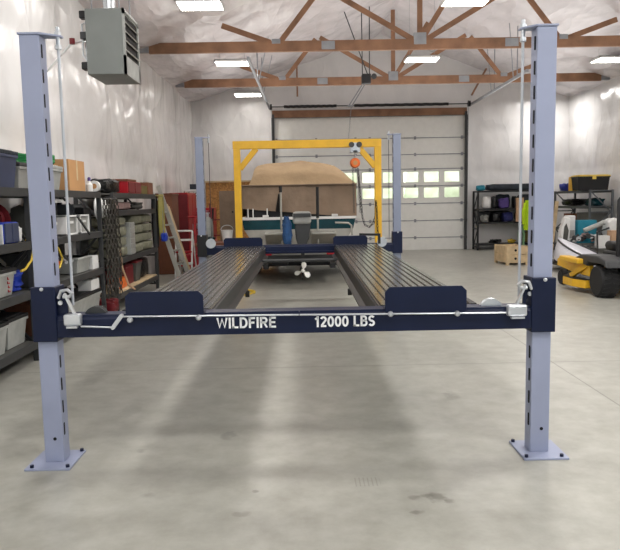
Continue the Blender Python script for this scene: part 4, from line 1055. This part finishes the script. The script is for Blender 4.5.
carton('brown_carton', 'brown carton on the third level of the grey rack', 7.7, 8.1, 19.3, 19.8, .72, .42, M_brown)
carton('grey_case', 'grey case on the third level of the grey rack, nearest the end frame', 7.72, 8.25, 18.1, 18.9, .72, .46, M_deck)
tag(MB().tube([(7.15, 18.6, 1.42), (7.45, 18.5, 1.2), (7.62, 18.4, 1.06)], .07, 10).build('carpet_roll', M_tan, smooth=True).copy() if False else MB().beam((7.0, 18.9, .0), (7.3, 19.3, 1.5), .10, .05, (0, 1, 0)).build('pale_plank', M_pale, bevel=.004), 'pale plank leaning in front of the grey rack beside the right post', 'plank')

# ------------------------------------------------------------------ things on the floor at the right
t = thing('wooden_crate', 'open pale wooden crate on the floor beyond the right front post', 'crate', (0, 0, 0))
w_ = MB()
for z in (.06, .20, .34): pass
for (a, b_) in (((-.25, -.42), (.25, -.42)), ((-.25, .42), (.25, .42)), ((-.25, -.42), (-.25, .42)), ((.25, -.42), (.25, .42))):
    for z in (.15, .36):
        MB().beam((*a, z), (*b_, z), .022, .19).build('plank', M_pale, t, bevel=.003)
for x in (-.24, .24):
    for y in (-.41, .41): MB().box(x-.035, x+.035, y-.035, y+.035, 0, .46).build('corner_post', M_pale, t)
MB().box(-.24, .24, -.41, .41, .06, .08).build('base_board', M_pale, t)
for z in (.16, .36): MB().cyl((-.05, -.437, z), (-.05, -.42, z), .03, 10).build('hand_hole', M_slot, t)
t.location = (5.13, 16.5, 0); t.rotation_euler = (0, 0, R(3))
t = thing('brown_crate', 'reddish brown low crate right beside the pale wooden crate', 'crate', (5.7, 16.7, 0))
MB().box(5.46, 5.86, 16.4, 17.0, 0, .34).build('body', M_pinkish, t, bevel=.01)
MB().box(5.45, 5.87, 16.38, 17.02, .34, .38).build('lid', M_brown, t, bevel=.006)
# long pale hull lying on a dolly
t = thing('sled_hull', 'long white and grey hull shaped shell on a black dolly right of the right post', 'hull', (5.8, 15.0, 0))
def shell(u, v):
    y = 12.9+2.75*u; w = .42*(math.sin(PI*min(1, .12+.9*u)))**.6
    a = PI*v
    return (5.86+.10*u+w*math.cos(a), y, .18+.08*u+(.16+.28*u)*math.sin(a)**.8)
sh = MB().grid(shell, 30, 14).build('shell', mat('pale_lilac_gelcoat', (214, 214, 222), .35, 0, .05), t, smooth=True)
for k in (.33, .66):
    MB().tube([Vector(shell(u/20, k))+Vector((0, 0, .012)) for u in range(1, 19)], .02, 6).build('stripe', M_dark, t)
MB().box(5.58, 6.2, 13.0, 15.5, .12, .185).build('dolly', M_black, t)
for x in (5.64, 6.14):
    for y in (13.1, 14.3, 15.4): MB().lathe([(.01, -.02), (.06, -.02), (.06, .02), (.01, .02)], (x, y, .06), 'x', 12).build('caster', M_black, t)
_before = set(COL.objects)
# bench of odds and ends behind the mower
t = thing('low_table', 'low dark table heaped with white and teal machine parts behind the mower', 'table', (6.7, 15.6, 0))
MB().box(5.95, 7.5, 15.25, 16.0, .44, .48).build('top', M_deck, t)
for x in (6.0, 7.4):
    for y in (15.3, 15.9): MB().box(x, x+.05, y, y+.05, 0, .44).build('leg', M_dark, t)
t = thing('machine_cover', 'white moulded machine cover with dark openings standing beside the teal case', 'machine cover', (6.05, 15.5, .48))
MB().prism([(5.92, .48), (6.14, .48), (6.16, 1.1), (6.03, 1.14), (5.97, .95), (5.92, .8)], 15.4, 15.6).build('shell', M_white, t, bevel=.03)
MB().prism([(5.97, .60), (6.08, .55), (6.11, .80), (6.05, .98), (6.0, .9)], 15.392, 15.4).build('opening', M_deck, t, bevel=.004)
t2 = thing('machine_cover', 'taller white slab shaped cover left of the teal case', 'machine cover', (6.24, 15.7, .48))
MB().box(6.15, 6.36, 15.6, 15.85, .48, 1.16).build('shell', M_white, t2, bevel=.03)
MB().box(6.18, 6.33, 15.585, 15.6, .6, .8).build('recess', M_grey, t2)
carton('teal_case', 'teal plastic case standing among the white machine parts', 6.38, 6.84, 15.5, 15.85, .48, .56, M_tealfab)
t = thing('gear_assembly', 'dark and silver mechanical assembly in front of the teal case', 'machine part', (6.45, 15.3, .48))
for k in range(9):
    a = random.uniform(0, PI); c = Vector((6.2+.08*k, 15.28+random.uniform(-.05, .05), .55+random.uniform(-.03, .14)))
    d = Vector((math.cos(a), random.uniform(-.3, .3), math.sin(a)*.6))*random.uniform(.1, .2)
    MB().cyl(c-d, c+d, .025, 8).lathe([(.02, -.03), (.06, -.03), (.06, .03), (.02, .03)], tuple(c), 'y', 12).build('linkage', (M_dark, M_chrome, M_black, M_pinkish)[k % 4], t)
tag(MB().cyl((6.42, 15.25, .80), (6.86, 15.2, .98), .055, 14).cyl((6.84, 15.2, .973), (6.88, 15.19, .99), .062, 14).build('cream_tube', M_lgrey, smooth=True), 'cream tube lying slanted on the machine parts', 'tube')
carton('white_carton', 'white carton on the table right of the machine parts', 6.68, 6.95, 15.0, 15.24, .38, .30, M_white)
tag(MB().box(6.6, 7.2, 14.9, 15.24, .0, .38).box(6.58, 7.22, 14.88, 15.245, .33, .38).build('plywood_block', M_deck, bevel=.01), 'dark low block under the white carton behind the mower', 'block')
carton('brown_carton', 'brown carton right of the white carton behind the mower', 6.96, 7.16, 14.95, 15.2, .38, .42, M_tan)
bag('white_cover', 'white bundled cover at the right edge above the mower', (7.05, 7.5, 15.3, 15.9, .48, 1.15), M_white, .25, 80)

for o in set(COL.objects)-_before:                   # the whole heap stands against the rack end
    if o.parent is None: o.location = o.location+Vector((.38, .95, 0))
# ------------------------------------------------------------------ yellow zero turn mower at the right edge
t = thing('ride_on_mower', 'yellow and black ride on mower at the right edge of the shop', 'mower', (5.3, 11.2, 0))
def wheel(x, y, r, w, name, hub):
    q = MB().lathe([(r*.5, -w/2), (r*.86, -w/2), (r*.97, -w*.36), (r, -w*.2), (r, w*.2), (r*.97, w*.36), (r*.86, w/2), (r*.5, w/2)], (x, y, r), 'x', 32).build(name, M_rub, t, smooth=True)
    MB().lathe([(r*.16, -w*.38), (r*.42, -w*.30), (r*.52, -w*.48), (r*.55, -w*.42), (r*.55, w*.42), (r*.16, w*.3)], (x, y, r), 'x', 24).build('rim', hub, q, smooth=True)
    tr = MB()
    for k in range(22):
        a = 2*PI*k/22
        for s in (-1, 1):
            p0 = Vector((x+s*w*.05, y+r*1.003*math.cos(a), r+r*1.003*math.sin(a))); a2 = a+.12
            p1 = Vector((x+s*w*.4, y+r*.985*math.cos(a2), r+r*.985*math.sin(a2)))
            tr.beam(p0, p1, .018, .015)
    if r > .2: tr.build('tread', M_black, q)
wheel(4.83, 10.65, .265, .30, 'rear_tyre', M_chrome); wheel(5.85, 10.65, .265, .30, 'rear_tyre', M_chrome)
wheel(4.82, 12.35, .14, .12, 'front_tyre', M_chrome); wheel(5.85, 12.35, .14, .12, 'front_tyre', M_chrome)
dk = [(4.58, 11.35), (4.68, 11.05), (5.95, 11.05), (6.05, 11.35), (6.05, 11.75), (5.85, 12.0), (4.78, 12.0), (4.58, 11.75)]
MB().prism(dk, .09, .23, 'z').build('mower_deck', M_yel, t, bevel=.015)
MB().prism(dk, .23, .245, 'z').build('deck_top', M_black, t)
for xr in (4.72, 5.86): MB().prism([(11.0, .30), (11.0, .52), (12.2, .56), (12.4, .48), (12.4, .36), (11.6, .30)], xr, xr+.08, 'x').build('frame_rail', M_yel, t, bevel=.01)
MB().beam((4.66, 11.6, .25), (4.72, 11.05, .50), .05, .09).build('deck_lift_arm', M_yel, t, bevel=.006)
MB().box(4.56, 4.75, 11.1, 11.9, .50, .585).build('foot_board', M_yel, t, bevel=.02)
for y in (11.2, 11.5, 11.8): MB().lathe([(.05, 0), (.05, .06), (.03, .1)], (5.0, y, .245), 'z', 12).build('spindle_cover', M_black, t)
for xr in (4.66, 5.6): MB().prism([(10.25, .50), (10.30, .62), (10.6, .68), (11.2, .66), (11.5, .58), (11.5, .52), (11.0, .48), (10.9, .55), (10.4, .55)], xr, xr+.4, 'x').build('fender', M_dark, t, bevel=.03)
MB().box(5.02, 5.65, 10.3, 11.2, .32, .72).build('engine_body', M_black, t, bevel=.03)
MB().blob(5.08, 5.6, 10.9, 11.4, .70, .88, .1, 3, .5).build('seat_cushion', M_black, t, smooth=True)
MB().blob(5.08, 5.6, 10.78, 10.92, .80, 1.3, .1, 4, .5).build('seat_back', M_black, t, smooth=True)
MB().tube([(4.98, 10.55, .60), (4.98, 10.55, 1.55), (5.06, 10.55, 1.68), (5.62, 10.55, 1.68), (5.70, 10.55, 1.55), (5.70, 10.55, .60)], .032, 10).build('roll_bar', M_black, t, smooth=True)
for x in (5.1, 5.58): MB().tube([(x, 11.55, .60), (x, 11.6, 1.0), (5.34+(x-5.34)*.3, 11.5, 1.08)], .016, 8).build('steering_lever', M_black, t)

# ------------------------------------------------------------------ outside, seen through the door windows
tag(MB().box(-30, 40, YB+.4, 70, -.25, -.05).build('lawn', M_grass), 'pale green lawn outside beyond the door windows', 'lawn', kind='stuff')
for i, (x, w, y) in enumerate(((-6, 7, 41), (1.5, 6, 34), (7.5, 7, 41), (15, 8, 34), (-14, 8, 34))):
    t = thing('tree', ['leafy tree outside behind the boat end of the door windows', 'leafy tree outside behind the middle door windows', 'leafy tree outside behind the right door windows',
                       'leafy tree outside beyond the right end of the building', 'leafy tree outside beyond the left end of the building'][i], 'tree', (x, y, -.05))
    MB().cyl((x, y, -.05), (x, y, 2.2), .25, 10).build('trunk', M_brown, t)
    MB().blob(x-w*.75, x+w*.75, y-2.5, y+2, -.04, 7.5+i % 2, .22, i, .75, 22, 3.5).build('crown', M_leaf, t, smooth=True)

# ------------------------------------------------------------------ daylight, camera
w = bpy.data.worlds.new('daylight'); S.world = w; w.use_nodes = True
bg = w.node_tree.nodes['Background']; bg.inputs[0].default_value = (.70, .85, 1, 1); bg.inputs[1].default_value = .52

sl_ = bpy.data.lights.new('sun', 'SUN'); sl_.energy = 10; sl_.color = (1, .96, .88); sl_.angle = .01
so_ = bpy.data.objects.new('sun', sl_); COL.objects.link(so_)
so_.rotation_euler = Vector((-.85, .5, -1.1)).to_track_quat('-Z', 'Y').to_euler()
cam = bpy.data.cameras.new('camera'); co = bpy.data.objects.new('camera', cam); COL.objects.link(co)
F, p, yaw, roll = 668.97, .1092, .008, -.0184
cam.sensor_fit = 'HORIZONTAL'; cam.sensor_width = 36; cam.lens = F/620*36; cam.clip_end = 300; cam.clip_start = .05
f = Vector((math.sin(yaw)*math.cos(p), math.cos(yaw)*math.cos(p), -math.sin(p)))
r = Vector((math.cos(yaw), -math.sin(yaw), 0)); u = r.cross(f)
r, u = math.cos(roll)*r+math.sin(roll)*u, -math.sin(roll)*r+math.cos(roll)*u
M = Matrix((r, u, -f)).transposed().to_4x4(); M.translation = Vector((0, 0, 1.62))
co.matrix_world = M
S.camera = co
S.view_settings.view_transform = 'Standard'
S.view_settings.look = 'None'
S.view_settings.exposure = 0
S.cycles.use_denoising = True
